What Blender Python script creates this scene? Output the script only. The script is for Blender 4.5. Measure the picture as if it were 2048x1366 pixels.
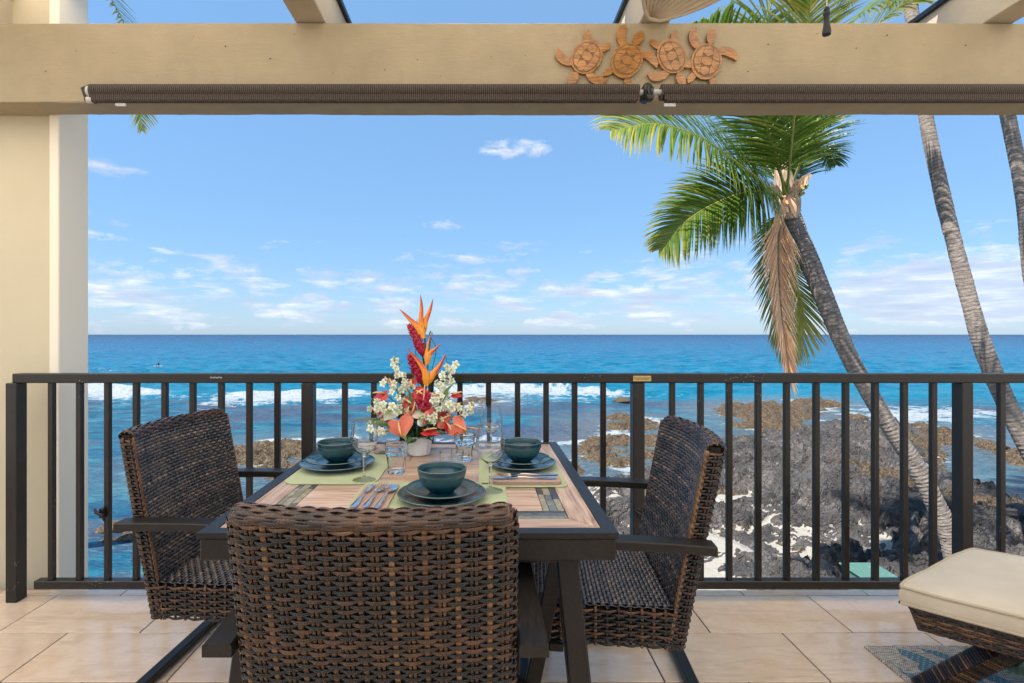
import bpy, math, random
import numpy as np
from mathutils import Vector, Matrix
random.seed(7); RNG = np.random.default_rng(11)
R = math.radians
scene = bpy.context.scene
for o in list(bpy.data.objects): bpy.data.objects.remove(o)

# ---------------------------------------------------------------- camera
CAMZ, F, CX, CY = 1.18, 1020.0, 965.0, 669.0
cam_d = bpy.data.cameras.new('camera'); cam = bpy.data.objects.new('camera', cam_d)
scene.collection.objects.link(cam); scene.camera = cam
cam.location = (0, 0, CAMZ); cam.rotation_euler = (R(90), 0, 0)
cam_d.sensor_width = 36; cam_d.lens = 36*F/2048
cam_d.shift_x = (1024-CX)/2048; cam_d.shift_y = -(683-CY)/2048
cam_d.clip_start = 0.05; cam_d.clip_end = 60000
scene.render.resolution_x = 1024; scene.render.resolution_y = 683

# ---------------------------------------------------------------- light
SUN_EL, SUN_AZ = R(57), R(241)      # azimuth clockwise from +Y: the sun stands behind and to the left
sun_d = bpy.data.lights.new('sun', 'SUN'); sun = bpy.data.objects.new('sun', sun_d)
scene.collection.objects.link(sun)
sun_d.energy = 5.0; sun_d.angle = R(0.5); sun_d.color = (1, .95, .87)
sdir = Vector((math.sin(SUN_AZ)*math.cos(SUN_EL), math.cos(SUN_AZ)*math.cos(SUN_EL), math.sin(SUN_EL)))
sun.rotation_euler = sdir.to_track_quat('Z', 'Y').to_euler(); sun.location = sdir*50
scene.view_settings.view_transform = 'Standard'; scene.view_settings.look = 'None'
scene.view_settings.exposure = 1.2; scene.view_settings.gamma = 1
scene.view_settings.use_curve_mapping = False
SKY_STRENGTH = 0.070
SKY_GAIN = 1.0
scene.cycles.max_bounces = 10; scene.cycles.diffuse_bounces = 5
scene.cycles.transmission_bounces = 10; scene.cycles.transparent_max_bounces = 12

# ---------------------------------------------------------------- node helpers
class NT:
    def __init__(s, tree): s.t = tree; s.n = tree.nodes; s.l = tree.links
    def new(s, kind, **kw):
        n = s.n.new(kind)
        for k, v in kw.items():
            if k == 'inp':
                for a, b in v.items():
                    if hasattr(b, 'is_output') or isinstance(b, bpy.types.NodeSocket): s.l.new(b, n.inputs[a])
                    else: n.inputs[a].default_value = b
            else: setattr(n, k, v)
        return n
    def math(s, op, a, b=None, c=None, clamp=False):
        n = s.n.new('ShaderNodeMath'); n.operation = op; n.use_clamp = clamp
        for i, v in enumerate((a, b, c)):
            if v is None: continue
            if isinstance(v, bpy.types.NodeSocket): s.l.new(v, n.inputs[i])
            else: n.inputs[i].default_value = v
        return n.outputs[0]
    def vmath(s, op, a, b=None):
        n = s.n.new('ShaderNodeVectorMath'); n.operation = op
        for i, v in enumerate((a, b)):
            if v is None: continue
            if isinstance(v, bpy.types.NodeSocket): s.l.new(v, n.inputs[i])
            else: n.inputs[i].default_value = v
        return n.outputs[0]
    def mix(s, f, a, b, mode='MIX'):
        n = s.n.new('ShaderNodeMix'); n.data_type = 'RGBA'; n.blend_type = mode
        for i, v in ((0, f), (6, a), (7, b)):
            if isinstance(v, bpy.types.NodeSocket): s.l.new(v, n.inputs[i])
            else: n.inputs[i].default_value = (v if i == 0 else (*v, 1) if len(v) == 3 else v)
        return n.outputs[2]
    def ramp(s, f, stops, interp='LINEAR'):
        n = s.n.new('ShaderNodeValToRGB'); n.color_ramp.interpolation = interp
        e = n.color_ramp.elements
        while len(e) < len(stops): e.new(0.5)
        for i, (p, c) in enumerate(stops):
            e[i].position = p
            e[i].color = (*c, 1) if hasattr(c, '__len__') and len(c) == 3 else (c, c, c, 1)
        s.l.new(f, n.inputs[0]); return n.outputs[0]
    def noise(s, vec, scale, detail=4, rough=.55, dist=0, out=0):
        n = s.n.new('ShaderNodeTexNoise'); n.inputs['Scale'].default_value = scale
        n.inputs['Detail'].default_value = detail; n.inputs['Roughness'].default_value = rough
        n.inputs['Distortion'].default_value = dist
        if vec is not None: s.l.new(vec, n.inputs['Vector'])
        return n.outputs[out]
    def voronoi(s, vec, scale, feature='F1', out='Distance', rand=1):
        n = s.n.new('ShaderNodeTexVoronoi'); n.feature = feature; n.inputs['Scale'].default_value = scale
        n.inputs['Randomness'].default_value = rand
        if vec is not None: s.l.new(vec, n.inputs['Vector'])
        return n.outputs[out]
    def scale(s, vec, sc, rot=(0, 0, 0)):
        n = s.n.new('ShaderNodeMapping'); n.inputs['Scale'].default_value = sc; n.inputs['Rotation'].default_value = rot
        s.l.new(vec, n.inputs['Vector']); return n.outputs[0]
    def bump(s, h, strength=.3, dist=.01, normal=None):
        n = s.n.new('ShaderNodeBump'); n.inputs['Strength'].default_value = strength
        n.inputs['Distance'].default_value = dist; s.l.new(h, n.inputs['Height'])
        if normal is not None: s.l.new(normal, n.inputs['Normal'])
        return n.outputs[0]
    def sep(s, vec):
        n = s.n.new('ShaderNodeSeparateXYZ'); s.l.new(vec, n.inputs[0]); return n.outputs
    def comb(s, x, y, z):
        n = s.n.new('ShaderNodeCombineXYZ')
        for i, v in enumerate((x, y, z)):
            if isinstance(v, bpy.types.NodeSocket): s.l.new(v, n.inputs[i])
            else: n.inputs[i].default_value = v
        return n.outputs[0]
    def attr(s, name, out='Fac'):
        n = s.n.new('ShaderNodeAttribute'); n.attribute_name = name; return n.outputs[out]
    @property
    def obj(s): return s.n.new('ShaderNodeTexCoord').outputs['Object']
    @property
    def pos(s): return s.n.new('ShaderNodeNewGeometry').outputs['Position']
    @property
    def rnd(s): return s.n.new('ShaderNodeObjectInfo').outputs['Random']

def material(name, color=(.5, .5, .5), rough=.5, metal=0, spec=.5, fn=None, coat=0, sheen=0, trans=0, ior=1.45):
    m = bpy.data.materials.new(name); m.use_nodes = True
    t = NT(m.node_tree); b = t.n['Principled BSDF']
    b.inputs['Base Color'].default_value = (*color, 1); b.inputs['Roughness'].default_value = rough
    b.inputs['Metallic'].default_value = metal; b.inputs['Specular IOR Level'].default_value = spec
    b.inputs['Coat Weight'].default_value = coat; b.inputs['Coat Roughness'].default_value = .06
    b.inputs['Sheen Weight'].default_value = sheen
    b.inputs['Transmission Weight'].default_value = trans; b.inputs['IOR'].default_value = ior
    if fn:
        r = fn(t) or {}
        for k, v in r.items():
            if isinstance(v, bpy.types.NodeSocket): t.l.new(v, b.inputs[k])
            else: b.inputs[k].default_value = v
    return m

# ---------------------------------------------------------------- world: sky with clouds
world = bpy.data.worlds.new('World'); scene.world = world; world.use_nodes = True
w = NT(world.node_tree); bg = w.n['Background']
sky = w.new('ShaderNodeTexSky', sky_type='NISHITA', sun_disc=False, sun_elevation=SUN_EL, sun_rotation=SUN_AZ,
            altitude=0, air_density=1.0, dust_density=.4, ozone_density=2.5)
D = w.n.new('ShaderNodeTexCoord').outputs['Generated']
dx, dy, dz = w.sep(D)
el = w.math('MAXIMUM', dz, 0.0)
# even out the horizon: cool, pale air all the way round
hz = w.ramp(el, [(0, (.70, .72, .86)), (.06, (.66, .73, .90)), (.16, (.58, .73, .95)), (.40, (.46, .75, 1.12)), (1, (.46, .75, 1.12))])
skyc = w.mix(.42, w.mix(1.0, sky.outputs[0], hz, 'MULTIPLY'), (2.9, 5.2, 7.5))
inv = w.math('DIVIDE', 1.0, w.math('ADD', el, .10))
cp = w.comb(w.math('MULTIPLY', dx, inv), w.math('MULTIPLY', dy, inv), w.math('MULTIPLY', el, 3.0))
n1 = w.noise(cp, 1.25, 7, .6, .35)
n2 = w.noise(w.comb(w.math('MULTIPLY', dx, 6.5), w.math('MULTIPLY', dy, 6.5), w.math('MULTIPLY', dz, 21.0)), 1.6, 7, .62, .3)
cov = w.ramp(el, [(0, .40), (.02, .51), (.07, .555), (.11, .52), (.16, .43), (.24, .32), (.6, .30), (1, .32)])
nn = w.math('ADD', w.math('MULTIPLY', n1, .22), w.math('MULTIPLY', n2, .78))
cl = w.math('SUBTRACT', w.math('ADD', nn, cov), 1.0)
cmask = w.ramp(w.math('MULTIPLY', cl, 7.0, None, True), [(0, 0.), (.4, .38), (1, .85)])
# three single puffs seen higher up
def puff(px, py, sx, sy, amp):
    ux, uz = (px-CX)/F, -(py-CY)/F; L = math.sqrt(ux*ux+1+uz*uz)
    a = w.math('DIVIDE', w.math('SUBTRACT', dx, ux/L), sx); b = w.math('DIVIDE', w.math('SUBTRACT', dz, uz/L), sy)
    d = w.math('ADD', w.math('MULTIPLY', a, a), w.math('MULTIPLY', b, b))
    g = w.math('MULTIPLY', w.math('POWER', 2.718, w.math('MULTIPLY', d, -1.0)), w.math('GREATER_THAN', dy, 0.0))
    return w.math('MULTIPLY', g, amp)
pn = w.noise(w.comb(w.math('MULTIPLY', dx, 22.0), dy, w.math('MULTIPLY', dz, 50.0)), 1.0, 6, .65, .4)
ps = None
for a in ((1030, 300, .075, .02, 1.0), (890, 450, .06, .013, .7), (210, 335, .06, .02, .6), (1285, 595, .04, .022, 1.3), (1300, 634, .05, .012, 1.2),
          (1985, 575, .10, .035, 1.7), (1860, 545, .09, .022, 1.0), (1780, 590, .09, .02, .9), (1930, 620, .10, .018, 1.2), (800, 610, .04, .02, 1.1), (690, 612, .03, .012, .9), (235, 448, .03, .01, .5), (508, 518, .02, .01, .5)):
    p = puff(*a); ps = p if ps is None else w.math('ADD', ps, p)
pm = w.math('MULTIPLY', w.math('SUBTRACT', w.math('MULTIPLY', ps, w.math('SUBTRACT', w.math('MULTIPLY', pn, 2.6), .62)), .30), 3.0, None, True)
pm = w.math('MULTIPLY', pm, .75)
cmask = w.math('MAXIMUM', cmask, pm)
shade = w.noise(w.comb(w.math('MULTIPLY', dx, 9.0), w.math('MULTIPLY', dy, 9.0), w.math('MULTIPLY', dz, 60.0)), 1.0, 5, .6)
ccol = w.ramp(shade, [(.32, (3.5, 4.1, 5.5)), (.50, (4.5, 5.0, 6.1)), (.64, (6.6, 6.8, 7.3))])
outc = w.mix(cmask, skyc, ccol)
outc = w.mix(1.0, outc, (SKY_GAIN, SKY_GAIN, SKY_GAIN), 'MULTIPLY')
w.l.new(outc, bg.inputs[0]); bg.inputs[1].default_value = SKY_STRENGTH

# ---------------------------------------------------------------- mesh helpers
COL = scene.collection
def P(px, py, d): return Vector(((px-CX)*d/F, d, CAMZ-(py-CY)*d/F))
def root_loc(o):
    while o.parent: o = o.parent
    return o.location
def tagit(o, label=None, cat=None, group=None, kind=None):
    if label: o['label'] = label
    if cat: o['category'] = cat
    if group: o['group'] = group
    if kind: o['kind'] = kind
    return o
def thing(name, loc, label, cat, group=None, rz=0):
    o = bpy.data.objects.new(name, None); COL.objects.link(o); o.location = loc; o.rotation_euler = (0, 0, rz)
    o.empty_display_size = .1
    return tagit(o, label, cat, group)
def link_mesh(name, me, parent=None):
    o = bpy.data.objects.new(name, me); COL.objects.link(o)
    if parent: o.parent = parent
    return o
def copy_tree(o, parent=None):
    c = o.copy(); COL.objects.link(c)
    if parent: c.parent = parent
    for ch in list(o.children): copy_tree(ch, c)
    return c

class MB:
    def __init__(s): s.v = []; s.f = []; s.t = []; s.tint = 0.5
    def add(s, vs, fs, tint=None):
        k = len(s.v); s.v += [tuple(p) for p in vs]; s.f += [tuple(i+k for i in f) for f in fs]
        s.t += [s.tint if tint is None else tint]*len(vs) if not hasattr(tint, '__len__') else list(tint)
        return s
    def box(s, c, d, rz=0, M=None, tint=None, bev=0):
        x, y, z = d[0]/2, d[1]/2, d[2]/2
        if bev:
            b = min(bev, x*.9, y*.9, z*.9); vs = []; 
            for sz in (-1, 1):
                for k, (ax, ay) in enumerate(((-1, -1), (1, -1), (1, 1), (-1, 1))):
                    vs += [(ax*x, ay*(y-b), sz*(z-b)), (ax*(x-b), ay*y, sz*(z-b)), (ax*(x-b), ay*(y-b), sz*z)]
            I = lambda lev, k, j: lev*12+k*3+j
            fs = [(I(0,3,2), I(0,2,2), I(0,1,2), I(0,0,2)), (I(1,0,2), I(1,1,2), I(1,2,2), I(1,3,2))]
            # sides: y faces and x faces
            fs += [(I(0,0,1), I(0,1,1), I(1,1,1), I(1,0,1)), (I(0,2,1), I(0,3,1), I(1,3,1), I(1,2,1)),
                   (I(0,1,0), I(0,2,0), I(1,2,0), I(1,1,0)), (I(0,3,0), I(0,0,0), I(1,0,0), I(1,3,0))]
            # vertical bevels
            fs += [(I(0,0,0), I(0,0,1), I(1,0,1), I(1,0,0)), (I(0,1,1), I(0,1,0), I(1,1,0), I(1,1,1)),
                   (I(0,2,0), I(0,2,1), I(1,2,1), I(1,2,0)), (I(0,3,1), I(0,3,0), I(1,3,0), I(1,3,1))]
            # horizontal bevels
            fs += [(I(0,0,2), I(0,1,2), I(0,1,1), I(0,0,1)), (I(0,1,2), I(0,2,2), I(0,2,0), I(0,1,0)),
                   (I(0,2,2), I(0,3,2), I(0,3,1), I(0,2,1)), (I(0,3,2), I(0,0,2), I(0,0,0), I(0,3,0)),
                   (I(1,0,1), I(1,1,1), I(1,1,2), I(1,0,2)), (I(1,1,0), I(1,2,0), I(1,2,2), I(1,1,2)),
                   (I(1,2,1), I(1,3,1), I(1,3,2), I(1,2,2)), (I(1,3,0), I(1,0,0), I(1,0,2), I(1,3,2))]
            for k in range(4):
                a = (I(0,k,0), I(0,k,2), I(0,k,1)); b_ = (I(1,k,0), I(1,k,1), I(1,k,2))
                if k % 2: a = a[::-1]; b_ = b_[::-1]
                fs += [a, b_]
        else:
            vs = [(-x,-y,-z),(x,-y,-z),(x,y,-z),(-x,y,-z),(-x,-y,z),(x,-y,z),(x,y,z),(-x,y,z)]
            fs = [(0,3,2,1),(4,5,6,7),(0,1,5,4),(1,2,6,5),(2,3,7,6),(3,0,4,7)]
        Rm = M if M is not None else Matrix.Rotation(rz, 3, 'Z')
        c = Vector(c)
        return s.add([Rm @ Vector(p) + c for p in vs], fs, tint)
    def bar(s, a, b, w, h, up=(0, 0, 1), tint=None, bev=.003):
        a, b = Vector(a), Vector(b); t = (b-a); L = t.length; t.normalize()
        x = t.cross(Vector(up)).normalized(); z = x.cross(t)
        M = Matrix((x, t, z)).transposed()
        return s.box((a+b)/2, (w, L, h), M=M, tint=tint, bev=bev)
    def tube(s, pts, rad, n=8, cap=True, tint=None):
        pts = [Vector(p) for p in pts]; N = len(pts)
        rad = rad if hasattr(rad, '__len__') else [rad]*N
        vs = []; prev = None
        for i, p in enumerate(pts):
            t = (pts[min(i+1, N-1)]-pts[max(i-1, 0)]).normalized()
            if prev is None: prev = t.orthogonal().normalized()
            x = (prev - t*prev.dot(t)).normalized(); y = t.cross(x); prev = x
            for k in range(n):
                a = 2*math.pi*k/n; vs.append(p+(x*math.cos(a)+y*math.sin(a))*rad[i])
        fs = [(i*n+k, i*n+(k+1)%n, (i+1)*n+(k+1)%n, (i+1)*n+k) for i in range(N-1) for k in range(n)]
        if cap: fs += [tuple(range(n))[::-1], tuple((N-1)*n+k for k in range(n))]
        return s.add(vs, fs, tint)
    def lathe(s, prof, c=(0, 0, 0), n=32, tint=None, facet=None):
        c = Vector(c); vs = []; M = len(prof)
        for (r, z) in prof:
            for k in range(n):
                a = 2*math.pi*(k+.5)/n; rr = r*(facet(a, z) if facet else 1)
                vs.append(c+Vector((rr*math.cos(a), rr*math.sin(a), z)))
        fs = [(i*n+k, i*n+(k+1)%n, (i+1)*n+(k+1)%n, (i+1)*n+k) for i in range(M-1) for k in range(n)]
        return s.add(vs, fs, tint)
    def prism(s, poly, y0, y1, fn, tint=None):
        """poly: 2-D outline, fn(u,v,w)->point"""
        n = len(poly)
        vs = [fn(u, v, y0) for u, v in poly]+[fn(u, v, y1) for u, v in poly]
        fs = [tuple(range(n))[::-1], tuple(range(n, 2*n))]+[(i, (i+1) % n, n+(i+1) % n, n+i) for i in range(n)]
        return s.add(vs, fs, tint)
    def build(s, name, mat, parent=None, smooth=False, origin=None, auto=None):
        me = bpy.data.meshes.new(name)
        base = root_loc(parent) if parent else (Vector(origin) if origin is not None else Vector((0, 0, 0)))
        vs = [(p[0]-base[0], p[1]-base[1], p[2]-base[2]) for p in s.v]
        me.from_pydata(vs, [], s.f); me.validate()
        if mat: me.materials.append(mat)
        if len(me.vertices) == len(s.t):
            a = me.attributes.new('tint', 'FLOAT', 'POINT'); a.data.foreach_set('value', s.t)
        if smooth: me.polygons.foreach_set('use_smooth', [True]*len(me.polygons))
        if auto: me.polygons.foreach_set('use_smooth', [True]*len(me.polygons)); me.set_sharp_from_angle(angle=R(auto))
        me.update()
        o = link_mesh(name, me, parent)
        if origin is not None and not parent: o.location = origin
        return o

def np_mesh(name, V, Fq, mat, attrs=None, smooth=True):
    me = bpy.data.meshes.new(name)
    me.vertices.add(len(V)); me.vertices.foreach_set('co', np.ascontiguousarray(V, dtype=np.float32).ravel())
    k = Fq.shape[1]
    me.loops.add(Fq.size); me.loops.foreach_set('vertex_index', np.ascontiguousarray(Fq, dtype=np.int32).ravel())
    me.polygons.add(len(Fq)); me.polygons.foreach_set('loop_start', np.arange(0, Fq.size, k, dtype=np.int32))
    me.polygons.foreach_set('loop_total', np.full(len(Fq), k, dtype=np.int32))
    me.update(calc_edges=True)
    for n_, a in (attrs or {}).items():
        at = me.attributes.new(n_, 'FLOAT', 'POINT'); at.data.foreach_set('value', np.ascontiguousarray(a, dtype=np.float32).ravel())
    if smooth: me.polygons.foreach_set('use_smooth', np.ones(len(Fq), dtype=bool))
    me.materials.append(mat); me.update()
    return me

# numpy noise
def _h(ix, iy, seed=0):
    n = (ix.astype(np.int64)*374761393 + iy.astype(np.int64)*668265263 + seed*1442695041) & 0xffffffff
    n = ((n ^ (n >> 13))*1274126177) & 0xffffffff
    n = (n ^ (n >> 16)) & 0xffffffff
    return n/4294967295.0
def vnoise(x, y, seed=0):
    ix, iy = np.floor(x), np.floor(y); fx, fy = x-ix, y-iy
    fx = fx*fx*fx*(fx*(fx*6-15)+10); fy = fy*fy*fy*(fy*(fy*6-15)+10)
    a, b, c, d = _h(ix, iy, seed), _h(ix+1, iy, seed), _h(ix, iy+1, seed), _h(ix+1, iy+1, seed)
    return (a+(b-a)*fx)*(1-fy)+(c+(d-c)*fx)*fy
def fbm(x, y, octv=5, seed=0, gain=.5):
    s = 0; a = 1; t = 0
    for i in range(octv):
        s = s+a*vnoise(x*2**i+i*17.3, y*2**i-i*9.1, seed+i); t += a; a *= gain
    return s/t
def worley(x, y, seed=0):
    ix, iy = np.floor(x), np.floor(y); f1 = np.full(x.shape, 9.); f2 = np.full(x.shape, 9.); cid = np.zeros(x.shape)
    for i in (-1, 0, 1):
        for j in (-1, 0, 1):
            cx, cy = ix+i, iy+j; hx, hy = _h(cx, cy, seed), _h(cx, cy, seed+5)
            d = np.hypot(cx+hx-x, cy+hy-y)
            m = d < f1; f2 = np.where(m, f1, np.minimum(f2, d)); cid = np.where(m, hx, cid); f1 = np.where(m, d, f1)
    return f1, f2, cid
def poly_sd(x, y, poly):
    """signed distance, positive inside"""
    d = np.full(x.shape, 1e9); ins = np.zeros(x.shape, bool); n = len(poly)
    for i in range(n):
        ax, ay = poly[i]; bx, by = poly[(i+1) % n]; ex, ey = bx-ax, by-ay
        t = np.clip(((x-ax)*ex+(y-ay)*ey)/(ex*ex+ey*ey+1e-9), 0, 1)
        d = np.minimum(d, np.hypot(x-ax-t*ex, y-ay-t*ey))
        c = ((ay > y) != (by > y)) & (x < (bx-ax)*(y-ay)/(by-ay+1e-12)+ax)
        ins ^= c
    return np.where(ins, d, -d)
def catmull(pts, n):
    pts = [Vector(p) for p in pts]; P_ = [pts[0]*2-pts[1]]+pts+[pts[-1]*2-pts[-2]]; out = []
    m = len(pts)-1
    for k in range(n):
        s = k/(n-1)*m; i = min(int(s), m-1); t = s-i
        a, b, c, d = P_[i], P_[i+1], P_[i+2], P_[i+3]
        out.append(.5*((2*b)+(c-a)*t+(2*a-5*b+4*c-d)*t*t+(3*b-a-3*c+d)*t**3))
    return out
def lerp_list(xs, s):
    m = len(xs)-1; k = min(int(s*m), m-1); t = s*m-k; return xs[k]*(1-t)+xs[k+1]*t

# ---------------------------------------------------------------- materials
def f_tile(t):
    o = t.vmath('ADD', t.pos, t.comb(t.math('MULTIPLY', t.rnd, 30.0), 0.0, 0.0))
    v = t.scale(o, (1.3, 6.5, 1), (0, 0, .42))
    n = t.noise(v, 2.6, 9, .66, 1.3); n2 = t.noise(o, 14, 6, .6)
    c = t.ramp(n, [(.28, (.50, .365, .26)), (.42, (.66, .50, .37)), (.52, (.76, .60, .46)), (.62, (.70, .54, .41)), (.88, (.82, .68, .55))])
    c = t.mix(t.ramp(t.noise(o, 3.2, 6, .7, 1.5), [(.42, 0.), (.66, .55)]), c, (.62, .40, .24))
    c = t.mix(.30, c, t.ramp(n2, [(.3, (.60, .47, .36)), (.7, (.84, .68, .54))]))
    c = t.mix(1.0, c, t.ramp(t.rnd, [(0, (.92, .90, .88)), (1, (1.05, 1.03, 1.01))]), 'MULTIPLY')
    return {'Base Color': c, 'Roughness': t.ramp(n2, [(.3, .12), (.7, .24)]), 'Normal': t.bump(n, .12, .003), 'Specular IOR Level': .95}
M_TILE = material('stone_tile', fn=f_tile)
M_GROUT = material('grout', (.045, .034, .026), .95)
def paint(c, streak=True, amt=.5):
    def f(t):
        o = t.pos
        g = t.noise(t.scale(o, (14, 14, 60)), 1.6, 8, .8, .8); w_ = t.noise(o, 5, 5, .6)
        pits = t.ramp(t.noise(t.scale(o, (1, 1, 1.4)), 75, 3, .6), [(.70, 1.), (.76, .35)])
        dark = t.ramp(w_, [(.3, tuple(x*.88 for x in c)), (.7, tuple(min(1, x*1.07) for x in c))])
        cr = t.ramp(t.noise(t.scale(o, (.9, .9, 22)), 2.0, 8, .72, 1.2), [(.30, .62), (.34, 1.)])
        col = t.mix(.75, dark, t.mix(1.0, dark, pits, 'MULTIPLY'))
        col = t.mix(amt, col, t.mix(1.0, col, cr, 'MULTIPLY'))
        h = t.math('ADD', g, t.math('MULTIPLY', pits, .35))
        return {'Base Color': col, 'Normal': t.bump(h, .7, .004)}
    return f
M_BEAM = material('beam_paint', rough=.62, fn=paint((.345, .275, .172)))
M_RAFTER = material('rafter_paint', rough=.62, fn=paint((.44, .375, .285)))
def f_stucco(t):
    o = t.pos; n = t.noise(o, 1.4, 6, .6); f = t.noise(o, 160, 3, .6)
    return {'Base Color': t.ramp(n, [(.3, (0.5400, 0.4684, 0.3281)), (.7, (0.6075, 0.5306, 0.3780))]), 'Normal': t.bump(f, .12, .003)}
M_COLUMN = material('column_paint', rough=.7, fn=f_stucco)
def f_rail(t):
    o = t.pos; sp = t.voronoi(o, 95); s2 = t.noise(o, 3, 3)
    sp2 = t.math('MULTIPLY', t.math('LESS_THAN', sp, .17), t.math('GREATER_THAN', t.voronoi(o, 95, out='Color'), .5))
    side = t.math('LESS_THAN', t.sep(o)[0], 4.0)
    m = t.math('MULTIPLY', sp2, t.math('GREATER_THAN', s2, .62))
    low = t.noise(o, 30, 4)
    c = t.ramp(low, [(.3, (0.0132, 0.0096, 0.0072)), (.7, (0.0204, 0.0150, 0.0114))])
    return {'Base Color': t.mix(t.math('MULTIPLY', m, .7), c, (.5, .48, .45)), 'Roughness': t.ramp(low, [(.3, .28), (.7, .42)])}
M_RAIL = material('rail_paint', rough=.35, fn=f_rail)
def f_metal(t):
    o = t.obj; n = t.noise(t.scale(o, (60, 6, 60)), 3, 5, .7); e = t.noise(o, 18, 4, .6)
    return {'Base Color': t.ramp(n, [(.3, (0.0072, 0.0060, 0.0052)), (.7, (0.0224, 0.0184, 0.0152))]), 'Roughness': t.ramp(n, [(.3, .30), (.7, .46)]), 'Normal': t.bump(n, .1, .001)}
M_METAL = material('furniture_metal', rough=.42, metal=.0, spec=.35, fn=f_metal)
def f_wick(t):
    a = t.attr('tint'); o = t.obj; n = t.noise(o, 260, 4, .7); n2 = t.noise(o, 22, 3, .5)
    k = t.math('ADD', t.math('ADD', a, t.math('MULTIPLY', t.math('SUBTRACT', n, .5), .38)), t.math('MULTIPLY', t.math('SUBTRACT', n2, .5), .45))
    c = t.ramp(k, [(.14, (.002, .0017, .0016)), (.34, (.007, .005, .004)), (.50, (.028, .013, .007)), (.66, (.088, .038, .016)), (.92, (.24, .13, .06))])
    return {'Base Color': c, 'Roughness': t.ramp(n, [(.3, .20), (.7, .36)]), 'Normal': t.bump(n, .25, .0012), 'Specular IOR Level': .6}
M_WICKER = material('wicker', rough=.32, fn=f_wick, spec=.6)
def f_wick_in(t):
    a = t.attr('tint'); o = t.obj; n = t.noise(o, 220, 4, .7); n2 = t.noise(o, 16, 3, .5)
    k = t.math('ADD', t.math('ADD', a, t.math('MULTIPLY', t.math('SUBTRACT', n, .5), .3)), t.math('MULTIPLY', t.math('SUBTRACT', n2, .5), .4))
    c = t.ramp(k, [(.12, (.010, .009, .011)), (.34, (.032, .027, .030)), (.54, (.085, .066, .060)), (.75, (.14, .088, .062)), (.95, (.25, .17, .13))])
    return {'Base Color': c, 'Roughness': .30}
M_WICKER_IN = material('wicker_fine', rough=.25, fn=f_wick_in, spec=1.0)
M_CORE = material('wicker_core', (.006, .005, .004), .8)
def f_wood(t):
    a = t.attr('tint'); o = t.obj; r = t.math('ADD', t.math('MULTIPLY', t.rnd, 20.0), 0.0)
    v = t.vmath('ADD', t.scale(o, (3.0, 42, 3)), t.comb(r, r, 0.0))
    v2 = t.vmath('ADD', t.scale(o, (42, 3.0, 3)), t.comb(r, r, 0.0))
    n = t.noise(v, 1.8, 7, .65, .7); nb = t.noise(v2, 1.8, 7, .65, .7)
    g = t.n.new('ShaderNodeMix'); t.l.new(a, g.inputs[0]); t.l.new(n, g.inputs[2]); t.l.new(nb, g.inputs[3])
    c = t.ramp(g.outputs[0], [(.30, (0.1890, 0.1018, 0.0617)), (.42, (0.3906, 0.2512, 0.1715)), (.55, (0.5418, 0.3938, 0.2950)), (.7, (0.6552, 0.5092, 0.3979))])
    c = t.mix(1.0, c, t.ramp(t.rnd, [(0, (.8, .78, .76)), (.5, (1, .96, .93)), (1, (1.12, 1.1, 1.1))]), 'MULTIPLY')
    return {'Base Color': c, 'Roughness': .34, 'Normal': t.bump(g.outputs[0], .12, .002)}
M_WOOD = material('table_wood', rough=.34, fn=f_wood)
def f_slate(t):
    o = t.obj; n = t.noise(o, 70, 5, .6, .8); r = t.rnd
    c = t.ramp(r, [(0, (.05, .05, .05)), (.3, (.10, .10, .09)), (.5, (.19, .165, .09)), (.7, (.16, .17, .15)), (.85, (.28, .24, .15)), (1, (.07, .085, .095))], 'CONSTANT')
    return {'Base Color': t.mix(1.0, c, t.ramp(n, [(.3, .55), (.7, 1.5)]), 'MULTIPLY'), 'Roughness': .3, 'Normal': t.bump(n, .3, .002)}
M_SLATE = material('slate_mosaic', rough=.35, fn=f_slate)
def f_ceramic(t):
    o = t.obj; x, y, z = t.sep(o); ang = t.math('ARCTAN2', y, x); a = t.attr('tint')
    # embossed bands of little diamonds round the piece, where the attribute says the band is
    u = t.math('MULTIPLY', ang, 26.0); v = t.math('MULTIPLY', a, 34.0)
    pa = t.math('ABSOLUTE', t.math('SINE', t.math('ADD', u, v))); pb = t.math('ABSOLUTE', t.math('SINE', t.math('SUBTRACT', u, v)))
    pat = t.math('MINIMUM', pa, pb)
    band = t.math('MULTIPLY', t.math('GREATER_THAN', a, .3), t.math('LESS_THAN', a, .72))
    line = t.math('GREATER_THAN', t.math('SINE', t.math('MULTIPLY', a, 90.0)), .55)
    rel = t.math('MULTIPLY', band, t.math('MAXIMUM', t.math('LESS_THAN', pat, .30), t.math('MULTIPLY', line, .6)))
    n = t.noise(o, 40, 4, .6)
    base = t.ramp(n, [(.3, (.004, .034, .055)), (.7, (.008, .060, .085))])
    rim = t.math('GREATER_THAN', a, .955)
    c = t.mix(t.math('MULTIPLY', rel, .75), base, (.09, .17, .16))
    c = t.mix(t.math('MULTIPLY', rim, .7), c, (.12, .16, .14))
    return {'Base Color': c, 'Normal': t.bump(rel, .35, .0012)}
M_CERAMIC = material('teal_glaze', rough=.22, coat=.35, fn=f_ceramic)
M_GLASS = material('clear_glass', (.98, .99, .985), .0, trans=1, ior=1.45)
M_STEEL = material('steel', (.72, .73, .76), .12, metal=1)
def cloth(c1, c2):
    def f(t):
        o = t.obj; a = t.noise(t.scale(o, (1, 6, 1)), 120, 3, .7); b = t.noise(o, 9, 4, .6)
        return {'Base Color': t.mix(b, c1, c2), 'Normal': t.bump(t.math('ADD', a, t.math('MULTIPLY', b, .8)), .35, .002)}
    return f
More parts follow.
